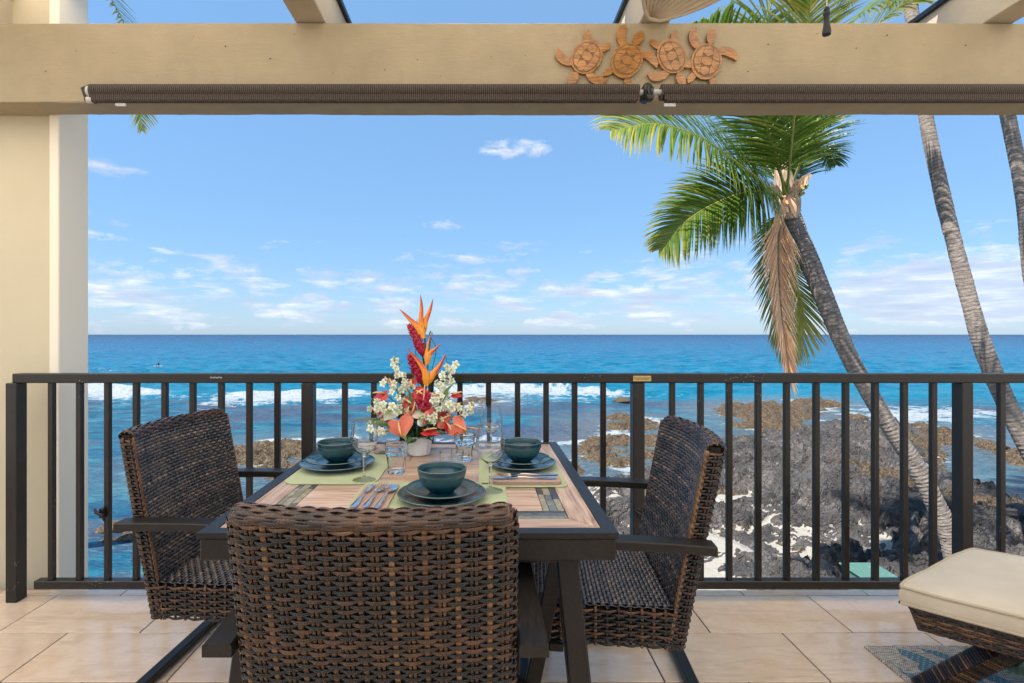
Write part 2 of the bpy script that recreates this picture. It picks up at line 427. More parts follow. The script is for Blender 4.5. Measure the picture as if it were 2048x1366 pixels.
M_MAT = material('green_placemat', rough=.85, fn=cloth((0.2828, 0.3306, 0.1540), (0.4750, 0.5179, 0.2958)), sheen=.2)
M_NAPKIN = material('brown_napkin', rough=.85, fn=cloth((0.2860, 0.1755, 0.1300), (0.4290, 0.2795, 0.2145)), sheen=.2)
def f_cush(t):
    o = t.obj; x = t.noise(t.scale(o, (400, 30, 30)), 1, 2); y = t.noise(t.scale(o, (30, 400, 30)), 1, 2); b = t.noise(o, 5, 4)
    return {'Base Color': t.ramp(b, [(.3, (0.4510, 0.3844, 0.2870)), (.7, (0.5535, 0.4767, 0.3690))]), 'Normal': t.bump(t.math('ADD', x, y), .25, .0015)}
M_CUSHION = material('cushion_canvas', rough=.85, fn=f_cush, sheen=.25)
M_PIPING = material('cushion_piping', (.42, .35, .255), .85)
M_WHITE_CER = material('white_ceramic', (.74, .75, .76), .28, coat=.3)
def f_shade(t):
    o = t.pos; x = t.sep(o)[0]; wv = t.math('SINE', t.math('MULTIPLY', t.math('ADD', x, t.math('MULTIPLY', t.noise(o, 12, 2), .004)), 760.0))
    sp = t.noise(t.scale(o, (.5, 2.0, 2.0)), 340, 2, .6)
    c = t.ramp(t.math('ADD', t.math('MULTIPLY', wv, .22), sp), [(.28, (.010, .008, .007)), (.5, (.040, .027, .021)), (.75, (.10, .070, .052))])
    return {'Base Color': c, 'Normal': t.bump(wv, .5, .002)}
M_SHADE = material('woven_shade', rough=.8, fn=f_shade)
M_BLACK = material('black_plastic', (.008, .008, .008), .35)
M_WHITEP = material('white_plastic', (.45, .45, .43), .4)
def f_turtle(t):
    o = t.obj; n = t.noise(t.scale(o, (14, 14, 90)), 1.5, 6, .65, .8); b = t.noise(o, 9, 4)
    c = t.ramp(n, [(.3, (.15, .055, .014)), (.5, (.35, .150, .038)), (.7, (.50, .25, .075))])
    return {'Base Color': t.mix(1.0, c, t.ramp(b, [(.3, .7), (.65, 1.1)]), 'MULTIPLY')}
M_TURTLE = material('carved_wood', rough=.3, coat=.25, fn=f_turtle)
M_CARVE = material('carved_groove', (.17, .085, .030), .6)
M_BRASS = material('brass_plate', (.55, .40, .16), .38, metal=.6)
M_INK = material('plate_ink', (.03, .02, .01), .6)
M_FANBLADE = material('fan_blade', rough=.5, fn=lambda t: {'Base Color': t.ramp(t.noise(t.obj, 25, 4), [(.3, (.50, .41, .29)), (.7, (.58, .48, .35))])})
# plants
def leafmat(name, c1, c2, trans=.35, rough=.45, tip=None):
    m = bpy.data.materials.new(name); m.use_nodes = True; t = NT(m.node_tree); b = t.n['Principled BSDF']
    a = t.attr('tint'); n = t.noise(t.pos, 6, 3)
    k = t.math('ADD', a, t.math('MULTIPLY', t.math('SUBTRACT', n, .5), .4), None, True)
    c = t.ramp(k, [(0, c1), (.7, c2), (1, tip or c2)])
    t.l.new(c, b.inputs['Base Color']); b.inputs['Roughness'].default_value = rough
    tr = t.n.new('ShaderNodeBsdfTranslucent'); t.l.new(c, tr.inputs[0])
    mx = t.n.new('ShaderNodeMixShader'); mx.inputs[0].default_value = trans
    t.l.new(b.outputs[0], mx.inputs[1]); t.l.new(tr.outputs[0], mx.inputs[2]); t.l.new(mx.outputs[0], t.n['Material Output'].inputs[0])
    return m
M_FROND = leafmat('palm_leaflet', (0.0260, 0.0715, 0.0131), (0.1146, 0.1957, 0.0210), .32, .42, (0.4253, 0.3742, 0.0570))
M_FROND_DRY = leafmat('dry_palm_leaflet', (0.4101, 0.2052, 0.0966), (0.8201, 0.4826, 0.2655), .25, .6, (1.0615, 0.6996, 0.4101))
M_RACHIS = material('palm_rachis', rough=.45, fn=lambda t: {'Base Color': t.ramp(t.attr('tint'), [(0, (.13, .17, .03)), (.5, (.28, .27, .07)), (1, (.20, .11, .055))])})
def f_trunk(t):
    o = t.pos; a = t.attr('tint')   # tint = length along the trunk in metres
    ring = t.math('FRACT', t.math('ADD', t.math('MULTIPLY', a, 15.0), t.math('MULTIPLY', t.noise(t.scale(o, (1, 1, .3)), 5, 4), 1.6)))
    n = t.noise(t.scale(o, (1, 1, 2.5)), 9, 6, .7); f = t.noise(t.scale(o, (1, 1, 5)), 26, 5, .7)
    c = t.ramp(n, [(.28, (0.1093, 0.0901, 0.0771)), (.5, (0.2122, 0.1774, 0.1542)), (.72, (0.3343, 0.2932, 0.2572))])
    c = t.mix(1.0, c, t.ramp(ring, [(0, .45), (.16, 1.), (.85, 1.1), (1, .6)]), 'MULTIPLY')
    sp = t.ramp(t.noise(o, 32, 2), [(.66, 1.), (.70, .25)])
    c = t.mix(.7, c, t.mix(1.0, c, sp, 'MULTIPLY'))
    c = t.mix(1.0, c, t.ramp(f, [(.3, .75), (.7, 1.15)]), 'MULTIPLY')
    return {'Base Color': c, 'Normal': t.bump(t.math('ADD', ring, f), .8, .02)}
M_TRUNK = material('palm_bark', rough=.9, fn=f_trunk)
M_HUSK = material('palm_husk', rough=.85, fn=lambda t: {'Base Color': t.ramp(t.noise(t.scale(t.pos, (8, 8, 1)), 6, 4), [(.3, (.14, .085, .05)), (.5, (.33, .235, .16)), (.7, (.52, .42, .33))])})
def petal(name, stops, rough=.35, coat=.3, trans=.12):
    m = bpy.data.materials.new(name); m.use_nodes = True; t = NT(m.node_tree); b = t.n['Principled BSDF']
    n = t.noise(t.obj, 60, 3); k = t.math('ADD', t.attr('tint'), t.math('MULTIPLY', t.math('SUBTRACT', n, .5), .25), None, True)
    c = t.ramp(k, stops); t.l.new(c, b.inputs['Base Color']); b.inputs['Roughness'].default_value = rough; b.inputs['Coat Weight'].default_value = coat
    tr = t.n.new('ShaderNodeBsdfTranslucent'); t.l.new(c, tr.inputs[0]); mx = t.n.new('ShaderNodeMixShader'); mx.inputs[0].default_value = trans
    t.l.new(b.outputs[0], mx.inputs[1]); t.l.new(tr.outputs[0], mx.inputs[2]); t.l.new(mx.outputs[0], t.n['Material Output'].inputs[0])
    return m
M_PET_RED = petal('red_petal', [(0, (.45, .015, .018)), (.6, (.62, .03, .03)), (1, (.42, .01, .03))])
M_PET_CORAL = petal('coral_petal', [(0, (.80, .15, .075)), (.65, (.86, .24, .14)), (1, (.42, .44, .08))])
M_PET_WHITE = petal('white_petal', [(0, (.42, .50, .14)), (.3, (.70, .71, .50)), (.6, (.80, .80, .68)), (1, (.82, .81, .74))], coat=0)
M_PET_ORANGE = petal('orange_bract', [(0, (.88, .36, .02)), (.5, (.86, .28, .02)), (.72, (.72, .08, .02)), (1, (.25, .03, .02))])
M_GINGER = petal('ginger_bract', [(0, (.30, .006, .03)), (.6, (.52, .012, .06)), (1, (.66, .05, .11))])
M_SPADIX = petal('spadix', [(0, (.80, .36, .25)), (1, (.86, .58, .18))], coat=0)
M_GREEN = petal('green_leaf', [(0, (.02, .06, .012)), (.6, (.05, .14, .02)), (1, (.20, .28, .05))])
M_STEMG = material('flower_stem', (.07, .11, .03), .5)
# ================================================================ SETTING
SL = -3.3
def G(px, py, z=SL):
    d = (CAMZ-z)*F/(py-CY); return ((px-CX)*d/F, d)
def GP(pts, z=SL): return [G(a, b, z) for a, b in pts]
land_main = GP([(700, 1700), (960, 1300), (1090, 1100), (1120, 1030), (1150, 985), (1235, 960), (1290, 925), (1400, 905), (1445, 889), (1500, 878), (1545, 862), (1640, 858),
                (1720, 862), (1790, 860), (1850, 872), (1885, 900), (1868, 925), (1880, 945), (1920, 958), (1975, 985), (2048, 1010), (2200, 1030), (2600, 1060), (3600, 1100), (4200, 1400), (3000, 2400), (900, 2400)])
reefs = [[(1425, 818), (1470, 808), (1545, 806), (1600, 816), (1650, 820), (1645, 835), (1560, 846), (1500, 842), (1450, 833)],
         [(1580, 800), (1640, 800), (1680, 808), (1650, 816), (1600, 812)],
         [(1195, 845), (1245, 832), (1310, 838), (1335, 850), (1290, 862), (1225, 862)],
         [(1150, 905), (1180, 885), (1240, 872), (1330, 872), (1350, 900), (1290, 925), (1230, 935), (1165, 925)],
         [(380, 925), (455, 900), (520, 888), (600, 884), (700, 897), (800, 915), (860, 935), (820, 955), (700, 965), (560, 945), (480, 930), (400, 936)],
         [(918, 800), (945, 794), (985, 797), (975, 804), (935, 806)],
         [(1775, 862), (1830, 850), (1900, 858), (1940, 878), (1925, 895), (1880, 892), (1810, 882)],
         [(2005, 915), (2048, 905), (2120, 905), (2100, 935), (2040, 930)],
         [(1480, 852), (1530, 846), (1600, 850), (1590, 862), (1520, 864)],
         [(900, 806), (925, 804), (950, 808), (940, 811), (915, 811)],
         [(880, 955), (1000, 930), (1120, 925), (1160, 945), (1100, 985), (980, 1010), (900, 1000)],
         [(1330, 905), (1400, 890), (1440, 895), (1430, 910), (1350, 925)]]
reefs = [GP(p) for p in reefs]
def grid(y0, y1, ny, u0, u1, nu, pw=1.0):
    s = np.linspace(0, 1, ny)**pw
    Y = y0*(y1/y0)**s; U = np.linspace(u0, u1, nu)
    YY, UU = np.meshgrid(Y, U, indexing='ij'); return UU*(YY+3.0), YY
def quads(ny, nu):
    i = np.arange(ny-1)[:, None]*nu+np.arange(nu-1)[None, :]
    return np.stack([i, i+1, i+1+nu, i+nu], -1).reshape(-1, 4)
# pads of sand in the pockets of the lava (blobs: x px, y px, radius px)
sand_px = [(1470, 1110, 60, 42), (1420, 1140, 70, 40), (1560, 1125, 35, 26), (1510, 1003, 42, 15), (1455, 995, 22, 10), (1200, 985, 38, 26), (1225, 1150, 70, 90), (1380, 1080, 30, 40),
           (1850, 1112, 22, 8), (1905, 1120, 30, 9), (1330, 1160, 80, 60), (1100, 1200, 160, 120), (1560, 1180, 60, 22), (1190, 1010, 30, 20)]
def terrain():
    ny, nu = 760, 720
    X, Y = grid(2.75, 62, ny, -1.05, 1.35, nu, .92)
    wx = X+(fbm(X*.55, Y*.55, 4, 3)-.5)*1.7+(fbm(X*2.5, Y*2.5, 3, 8)-.5)*.4; wy = Y+(fbm(X*.55+9, Y*.55, 4, 4)-.5)*2.2+(fbm(X*2.5, Y*2.5, 3, 18)-.5)*.4
    sd = poly_sd(wx, wy, land_main)
    base = np.where(sd > 0, np.minimum(sd*.30, .34+.010*sd), np.maximum(sd*.3, -.8))
    # the big dark mound
    def blob(px, py, rx, ry, z=-2.9):
        bx, by = G(px, py, z); d = by
        ax = rx*d/F; ay = ry*d*d/(F*(CAMZ-z)); return np.exp(-(((X-bx)/ax)**2+((Y-by)/ay)**2))
    base += .27*blob(1620, 895, 150, 34)+.15*blob(1560, 960, 150, 50)+.2*blob(1760, 900, 90, 26)+.10*blob(1700, 1050, 200, 60)+.12*blob(1250, 1010, 60, 40)
    rsd = np.full(X.shape, -1e9)
    for i, p in enumerate(reefs): rsd = np.maximum(rsd, poly_sd(wx, wy, p))
    rb = np.where(rsd > 0, np.minimum(rsd*.35, .12+.0*rsd), np.maximum(rsd*.35, -.8))
    reef = (rb > base)
    h = np.maximum(base, rb)
    land = np.clip((h+.25)/.5, 0, 1)
    # lava relief: plates, cracks, ropes and ledges
    qx = X+(fbm(X*.9, Y*.9, 3, 21)-.5)*1.5; qy = Y+(fbm(X*.9, Y*.9, 3, 22)-.5)*1.5
    ca, sa_ = math.cos(-.45), math.sin(-.45); rx_, ry_ = qx*ca-qy*sa_, qx*sa_+qy*ca      # flow direction of the lava
    f1, f2, cid = worley(rx_*.55, ry_*1.25, 31); crack = np.clip((f2-f1)/.10, 0, 1)
    g1, g2, gid = worley(rx_*1.6+.3, ry_*4.2, 41); crack2 = np.clip((g2-g1)/.16, 0, 1)
    k1, k2, kid = worley(rx_*4.5, ry_*11, 43); crack3 = np.clip((k2-k1)/.22, 0, 1)
    tilt = (ry_*1.25-np.floor(ry_*1.25)-.5)*(cid-.3)
    rel = (cid-.5)*.16+(crack-1)*.30+(gid-.5)*.09+(crack2-1)*.14+(kid-.5)*.02+(crack3-1)*.03+tilt*.22
    t4 = fbm(rx_*.5, ry_*1.2, 4, 51)*8; rel += ((np.floor(t4)+np.clip((t4-np.floor(t4))*7, 0, 1))/8-.5)*.85
    rel += (fbm(X*4, Y*7, 4, 52)-.5)*.04
    h2 = h+rel*land
    # sand fills the low pockets
    sd_ = np.zeros(X.shape)
    for px, py, rx, ry in sand_px: sd_ = np.maximum(sd_, blob(px, py, rx*1.0, ry*1.1, -2.85))
    inland = np.clip((15-Y)/4, 0, 1)*.30*(sd > 1.5)
    sd_ = sd_*(.35+1.15*fbm(X*1.4, Y*2.0, 5, 79, .6)); lvl = .0+.33*np.clip(sd_*2.4, 0, 1)+inland*(fbm(X*.6, Y*.6, 3, 77))
    sandh = h*.55+lvl*.42+.03*fbm(X*3, Y*3, 3, 61)+(-.10)*(1-np.clip(sd_*3, 0, 1))
    sand = (sandh > h2) & (sd > .4) & (sandh > .06)
    sandm = np.clip((sandh-h2)/.05+.0, 0, 1)*(sd > .4)*(sandh > .06)
    h3 = np.where(sand, sandh, h2)
    Z = SL+h3
    # brown algae near the water line
    brown = np.clip(1.0-(h3-.10)/.28, 0, 1)*.8+.5*reef
    brown = np.clip(brown*.9+(fbm(X*.7, Y*.7, 4, 71)-.56)*1.6*np.clip(1-(sd-2)/9, 0, 1)+.10*reef, 0, 1)
    # the ochre band on the lava at the right
    for px, py, rx, ry in ((1960, 1010, 130, 25), (1900, 930, 60, 14), (1820, 870, 90, 12), (1790, 960, 90, 18), (1700, 940, 60, 10)): brown = np.maximum(brown, blob(px, py, rx, ry)*(.2+1.1*fbm(X*1.3, Y*1.3, 4, 73)))
    V = np.stack([X, Y, Z], -1).reshape(-1, 3)
    return V, quads(ny, nu), sandm, brown, h3, (1-crack*.5-crack2*.3)
def f_rock(t):
    o = t.pos; sand = t.attr('sand'); br = t.attr('brown')
    a = t.noise(o, 1.1, 7, .65, .6); b = t.noise(t.scale(o, (1, 1.8, 1), (0, 0, .35)), 9, 8, .7, .8)
    v = t.voronoi(t.vmath('ADD', t.scale(o, (1, 1.9, 1), (0, 0, .3)), t.vmath('SCALE', t.noise(o, 3, 3, out=1))), 1.9, 'DISTANCE_TO_EDGE')
    v2 = t.voronoi(t.scale(o, (1, 2.1, 1), (0, 0, .35)), 5.5, 'DISTANCE_TO_EDGE')
    c = t.ramp(a, [(.28, (0.0363, 0.0319, 0.0320)), (.48, (0.0698, 0.0626, 0.0605)), (.60, (0.1090, 0.0972, 0.0914)), (.75, (0.1674, 0.1471, 0.1329))])
    c = t.mix(1.0, c, t.ramp(b, [(.30, .45), (.5, 1.0), (.68, 1.6)]), 'MULTIPLY')
    bc = t.ramp(b, [(.32, (0.0202, 0.0148, 0.0105)), (.45, (0.0691, 0.0445, 0.0232)), (.56, (0.1443, 0.0966, 0.0499)), (.70, (0.2385, 0.1796, 0.1045))])
    c = t.mix(t.ramp(t.math('ADD', br, t.math('MULTIPLY', t.math('SUBTRACT', b, .5), .7)), [(.42, 0.), (.62, .95)]), c, bc)
    sp = t.noise(o, 42, 2); deb = t.ramp(t.math('ADD', t.math('MULTIPLY', sp, .7), t.math('MULTIPLY', a, .45)), [(.745, 0.), (.765, .7)])
    c = t.mix(t.math('MULTIPLY', deb, t.math('SUBTRACT', 1.0, br)), c, (.27, .25, .22))
    sc = t.ramp(t.noise(o, 26, 5, .7), [(.3, (0.2146, 0.1951, 0.1658)), (.55, (0.2927, 0.2731, 0.2389)), (.70, (0.1170, 0.1053, 0.0907))])
    sm = t.ramp(t.math('ADD', sand, t.math('MULTIPLY', t.math('SUBTRACT', t.noise(o, 11, 5, .7), .5), .9)), [(.45, 0.), (.55, 1.)])
    c = t.mix(sm, c, sc)
    h = t.math('ADD', t.math('MULTIPLY', t.math('MINIMUM', v, .12), 3.0), t.math('ADD', t.math('MULTIPLY', b, .7), t.math('MULTIPLY', t.math('MINIMUM', v2, .08), 2.5)))
    h = t.math('MULTIPLY', h, t.math('SUBTRACT', 1.15, sm))
    return {'Base Color': c, 'Normal': t.bump(h, 1.0, .10), 'Roughness': .8}
M_ROCK = material('lava_rock', rough=.8, fn=f_rock)
TV, TF, t_sand, t_brown, t_h, t_cr = terrain()
ter = link_mesh('lava_shore_ground', np_mesh('lava_shore_ground', TV, TF, M_ROCK, {'sand': t_sand, 'brown': t_brown}))
ter['kind'] = 'structure'

def sea():
    ny, nu = 560, 520
    X, Y = grid(2.7, 30000, ny, -1.6, 1.8, nu, 1.55)
    sd = poly_sd(X, Y, land_main); rs = np.full(X.shape, -1e9)
    for p in reefs: rs = np.maximum(rs, poly_sd(X, Y, p))
    near = np.maximum(sd, rs)                       # negative = distance offshore
    far = np.clip((Y-30)/30, 0, 1)
    Z = np.full(X.shape, SL); fade = np.exp(-Y/260.)
    sp = Y*.006+.02
    amp = .035+.10*np.clip((Y-26)/30, 0, 1)
    calm = np.clip((-near)/6, .12, 1); right_pool = np.clip((X-16)/3, 0, 1)*(Y < 22)*(Y > 10)
    calm *= (1-.8*right_pool)
    wv = (fbm(X*.35, Y*.75, 4, 91)-.5)*2.2*amp*3+(fbm(X*1.6, Y*3.0, 3, 95)-.5)*amp*1.6*np.exp(-Y/60)
    Z += wv*calm*fade
    # surf line: a long breaker running across the bay, higher at the left
    yb = 39.5+1.6*np.sin(X*.16+1)+1.5*(fbm(X*.12, X*0, 3, 101)-.5)-.05*np.maximum(X-8, 0)
    s = (Y-yb); prof = np.exp(-(s/1.1)**2)*(s > 0)+np.exp(-(s/.45)**2)*(s <= 0)
    br = np.clip(fbm(X*.16+3, X*0+5, 3, 103)*2.3-.35, 0, 1)
    lft = np.clip((16-X)/5, 0, 1)
    Z += .50*prof*br*lft*np.clip((X+40)/3, 0, 1)
    tex = fbm(X*.9, Y*1.6, 5, 111, .62); tex2 = fbm(X*2.7+3, Y*4.5, 4, 113, .65)
    foam = np.exp(-((s+.8)/1.7)**2)*br*lft*1.4+np.exp(-((s+3.8)/2.8)**2)*br*lft*.55
    # second swell line outside on the left, breaking only near the column
    y2 = 59+1.5*np.sin(X*.1); s2 = Y-y2
    foam += np.exp(-((s2)/1.6)**2)*np.clip((-36-X)/7, 0, 1)*.6
    Z += .30*np.exp(-(s2/2.0)**2)*np.clip((-18-X)/8, 0, 1)
    swell = np.exp(-((Y-62)/3.5)**2)*np.clip((-8-X)/14, 0, 1)
    # wash over the shallows
    wash = np.clip(1-np.abs(Y-33)/9, 0, 1)*.50*lft*np.clip(fbm(X*.3, Y*.5, 4, 121)*3-1.0, 0, 1)
    wr = np.exp(-((X-24)/7.5)**2)*np.clip(1-np.abs(Y-28)/7.5, 0, 1)*1.0
    shore = np.exp(near/ .8)*(near < .4)*np.clip(fbm(X*.5, Y*.5, 3, 131)*3.2-1.15, 0, 1)*.95*np.clip((Y-12)/5, .25, 1)
    def blob(px, py, rx, ry):
        bx, by = G(px, py); ax = rx*by/F; ay = ry*by*by/(F*4.48); return np.exp(-(((X-bx)/ax)**2+((Y-by)/ay)**2))
    fb = 1.25*blob(1090, 886, 90, 7)+1.1*blob(920, 880, 100, 7)+1.1*blob(1235, 868, 45, 6)+.9*blob(640, 880, 120, 5)+.8*blob(230, 790, 60, 8)+.6*blob(1900, 822, 130, 12)+.6*blob(1820, 838, 60, 8)+.45*blob(1470, 800, 70, 6)
    foam = foam+wash+wr*.75+shore+fb
    foam = np.clip(foam*(.0+1.45*tex)-.22*(1-tex2), 0, 1.0)
    foam *= (1-.9*right_pool)
    caps = (fbm(X*.5, Y*.35, 5, 141, .7) > .735)*np.exp(-Y/140)*.0
    foam = np.maximum(foam, caps)
    shallow = np.clip(1+near/7.0, 0, 1)
    # dark reef patches under the water on the inside of the surf
    inside = np.clip((37-Y)/5, 0, 1)
    reefm = np.clip((fbm(X*.16+1, Y*.30, 5, 151, .6)-.46)*6, 0, 1)*inside
    reefm = np.maximum(reefm, np.clip(1-np.abs(Y-31)/3.0, 0, 1)*np.clip((fbm(X*.25, Y*.7, 4, 153)-.38)*5, 0, 1)*np.clip((6-X)/6, 0, 1)*.9)
    deep = np.clip(np.log(np.maximum(Y, 40)/40)/np.log(30), 0, 1)
    V = np.stack([X, Y, Z], -1).reshape(-1, 3)
    return V, quads(ny, nu), dict(foam=foam, shallow=shallow, reef=reefm, deep=deep, inside=inside, swell=swell)
def f_sea(t):
    o = t.pos; foam, sh, rf, dp, ins = [t.attr(k) for k in ('foam', 'shallow', 'reef', 'deep', 'inside')]
    x, y, z = t.sep(o)
    # the pattern widens with distance so that the swell still reads far out
    iv = t.math('DIVIDE', 60.0, t.math('ADD', y, 22.0)); 
    fv = t.comb(t.math('MULTIPLY', x, iv), t.math('MULTIPLY', t.math('LOGARITHM', t.math('ADD', y, 12.0), 2.718), 52.0), 0.0)
    m = t.noise(t.scale(fv, (.45, 1.0, 1)), 1.0, 8, .70, .3); m2 = t.noise(t.scale(fv, (2.0, 5.5, 1)), 1.0, 5, .65, .2)
    nr = t.noise(t.scale(o, (.7, 1.5, 1)), 1.1, 7, .62, .35); nf = t.noise(t.scale(o, (1, 1.9, 1)), 4.5, 5, .6, .4)
    far = t.ramp(dp, [(0, (0.0000, 0.1353, 0.2245)), (.12, (0.0000, 0.1306, 0.2333)), (.38, (0.0000, 0.0967, 0.2067)), (.7, (0.0000, 0.0600, 0.1584)), (1, (0.0000, 0.0386, 0.1145))])
    inn = t.ramp(nr, [(.30, (0.0021, 0.0378, 0.1005)), (.50, (0.0059, 0.0881, 0.1527)), (.68, (0.0348, 0.1679, 0.2090))])
    c = t.mix(ins, far, inn)
    c = t.mix(1.0, c, t.ramp(m, [(.34, (.55, .66, .72)), (.66, (1.45, 1.28, 1.2))]), 'MULTIPLY')
    c = t.mix(t.ramp(m2, [(.36, .55), (.52, 0.)]), c, t.mix(1.0, c, (.5, .58, .66), 'MULTIPLY'))
    c = t.mix(1.0, c, t.ramp(t.attr('swell'), [(0, (1, 1, 1)), (1, (.75, .8, .8))]), 'MULTIPLY')
    rc = t.ramp(nf, [(.3, (0.0157, 0.0245, 0.0629)), (.55, (0.0438, 0.0612, 0.1005)), (.7, (0.1048, 0.1180, 0.1224))])
    c = t.mix(t.math('MULTIPLY', t.ramp(t.math('ADD', rf, t.math('MULTIPLY', t.math('SUBTRACT', nf, .5), .8)), [(.35, 0.), (.75, .85)]), 1.0), c, rc)
    c = t.mix(t.ramp(sh, [(.45, 0.), (1, .62)]), c, t.ramp(nf, [(.35, (.05, .06, .075)), (.65, (.17, .17, .15))]))
    fn_ = t.noise(t.scale(o, (1, 1.5, 1)), 3.2, 8, .72, 1.2); f2 = t.voronoi(t.vmath('ADD', o, t.noise(o, 1.4, 3, out=1)), 2.2)
    fm = t.math('ADD', foam, t.math('MULTIPLY', t.math('SUBTRACT', t.math('ADD', t.math('MULTIPLY', fn_, .7), t.math('MULTIPLY', f2, .35)), .5), 1.5))
    fm = t.ramp(t.math('MULTIPLY', fm, t.math('GREATER_THAN', foam, .03)), [(.44, 0.), (.60, .75), (.8, 1.)])
    c = t.mix(fm, c, t.ramp(fn_, [(.3, (0.1705, 0.2314, 0.2741)), (.62, (0.3654, 0.3837, 0.4019))]))
    hgt = t.math('ADD', t.math('MULTIPLY', nr, .5), t.math('ADD', t.math('MULTIPLY', nf, .28), t.math('MULTIPLY', t.math('ADD', m, t.math('MULTIPLY', m2, .6)), t.math('MULTIPLY', y, .036))))
    return {'Base Color': c, 'Roughness': t.ramp(fm, [(0, .25), (1, .8)]), 'Normal': t.bump(hgt, .55, .8), 'Specular IOR Level': t.ramp(fm, [(0, .07), (1, .03)])}
M_SEA = material('sea_water', rough=.15, fn=f_sea)
SV, SF, sa = sea()
so = link_mesh('sea_water', np_mesh('sea_water', SV, SF, M_SEA, sa)); so['kind'] = 'structure'
# ground on the landward side, under and behind the building, and sea bed round about
def f_lawn(t):
    return {'Base Color': t.ramp(t.noise(t.pos, .5, 6), [(.3, (.38, .34, .27)), (.7, (.48, .43, .35))])}
g = MB(); g.add([(-4000, -4000, SL-.9), (4000, -4000, SL-.9), (4000, 4000, SL-.9), (-4000, 4000, SL-.9)], [(0, 1, 2, 3)])
g.add([(-60, -60, -2.75), (60, -60, -2.75), (60, 2.8, -2.75), (-60, 2.8, -2.75)], [(0, 1, 2, 3)])
g.add([(-60, 2.8, -2.75), (60, 2.8, -2.75), (60, 3.2, SL-.9), (-60, 3.2, SL-.9)], [(0, 1, 2, 3)])
tagit(g.build('building_ground', material('bare_ground', rough=.9, fn=f_lawn)), kind='structure')

# ---------------------------------------------------------------- loose boulders in the water and on the lava
def boulder(c, r, flat, seed, name, label, cat, group, mat_sand=0, brown=.6):
    n, m_ = 22, 14; vs = []; fs = []
    th = np.linspace(0, 2*np.pi, n, endpoint=False); ph = np.linspace(.02, np.pi-.02, m_)
    T, Q = np.meshgrid(th, ph)
    x, y, z = np.sin(Q)*np.cos(T), np.sin(Q)*np.sin(T), np.cos(Q)
    k = 1+.55*(fbm(x*1.7+seed, y*1.7+z*1.3, 4, seed)-.5)*1.4+.16*(worley(x*2.2+z+seed, y*2.2-z, seed)[0]-.4)
    V = np.stack([x*k*r*1.35, y*k*r, z*k*r*flat], -1).reshape(-1, 3)
    i = np.arange(m_-1)[:, None]*n; j = np.arange(n)[None, :]
    Fq = np.stack([i+j, i+(j+1) % n, i+n+(j+1) % n, i+n+j], -1).reshape(-1, 4)[:, ::-1]
    me = np_mesh(name, V, Fq, M_ROCK, {'sand': np.full(len(V), float(mat_sand)), 'brown': np.full(len(V), brown)}, smooth=True)
    o = link_mesh(name, me); o.location = c; o.rotation_euler = (0, 0, seed*1.3)
    return tagit(o, label, cat, group)
G_B = 'wave washed boulders in the shallows'
for i, (px, py, r, lab) in enumerate([
        (236, 1058, .30, 'brown boulder awash beside the left column, upper of the two nearest it'), (268, 1078, .26, 'flat brown rock awash between the third and fourth balusters from the left'),
        (215, 1086, .14, 'small dark rock in deep blue water right beside the column'), (292, 1068, .20, 'small rock in the water just behind the left chair back'),
        (283, 1120, .16, 'low wet rock in the water near the bottom rail, left chair side'),
        (1245, 768+35, .5, 'small brown rock in the white surf right of the flowers'),
        (1665, 812, .55, 'brown rock standing alone behind the leaning palm trunk'), (1712, 838, .42, 'isolated rock in foamy water right of the leaning palm trunk'),
        (1985, 896, .42, 'small rock at the edge of the tide pool left of the last post bay'),
        (1890, 968, .22, 'little rock in the calm tide pool behind the thick right post')]):
    x, y = G(px, py); boulder((x, y, SL+.02), r, .55, 3+i*7, 'boulder', lab, 'rock', G_B, brown=.75 if i < 5 or i > 5 else .6)
for i, (px, py, r, lab) in enumerate([(2030, 1020, .30, 'dark grey boulder on the shore at the right edge of the picture'), (1995, 1055, .18, 'small dark lava boulder in front of the right edge boulder'),
        (1640, 1130, .18, 'loose lava lump beside the white sand left of the green box'), (1590, 1118, .15, 'small loose lava lump lying in the white sand')]):
    x, y = G(px, py, -2.75); boulder((x, y, -2.80), r, .6, 80+i*5, 'boulder', lab, 'rock', 'loose boulders on the lava shore', brown=0.0)

# ---------------------------------------------------------------- balcony floor, tile by tile
fl = bpy.data.objects.new('floor', None); COL.objects.link(fl); fl['kind'] = 'structure'
s = MB(); s.box((.3, -.45, -.135), (9.2, 5.62, .25)); s.build('floor_slab', material('slab_concrete', (.30, .26, .22), .9), fl)
s = MB(); s.box((.3, -.45, -.0065), (9.19, 5.61, .006)); s.build('grout_bed', M_GROUT, fl)
TW, TD, gap = .565, .2867, .0048
row_edges = [2.358, 2.306]+[2.306-TD*(k+1) for k in range(12)]
tile_meshes = {}
def tile_at(x0, x1, y0, y1):
    key = (round(x1-x0, 3), round(y1-y0, 3))
    if key not in tile_meshes:
        m = MB(); m.box((0, 0, 0), (x1-x0-gap, y1-y0-gap, .012), bev=.0015); o = m.build('floor_tile', M_TILE, fl); tile_meshes[key] = o.data
    else: o = link_mesh('floor_tile', tile_meshes[key], fl)
    o.location = ((x0+x1)/2, (y0+y1)/2, -.006)
for r_ in range(len(row_edges)-1):
    y1, y0 = row_edges[r_], row_edges[r_+1]
    off = 1.185 + (0 if r_ % 2 == 0 else TW/2) - (0 if r_ else 0)
    x = off-TW*8
    while x < 4.6:
        a, b = max(x, -4.2), min(x+TW, 4.7)
        if b-a > .02: tile_at(a, b, y0, y1)
        x += TW

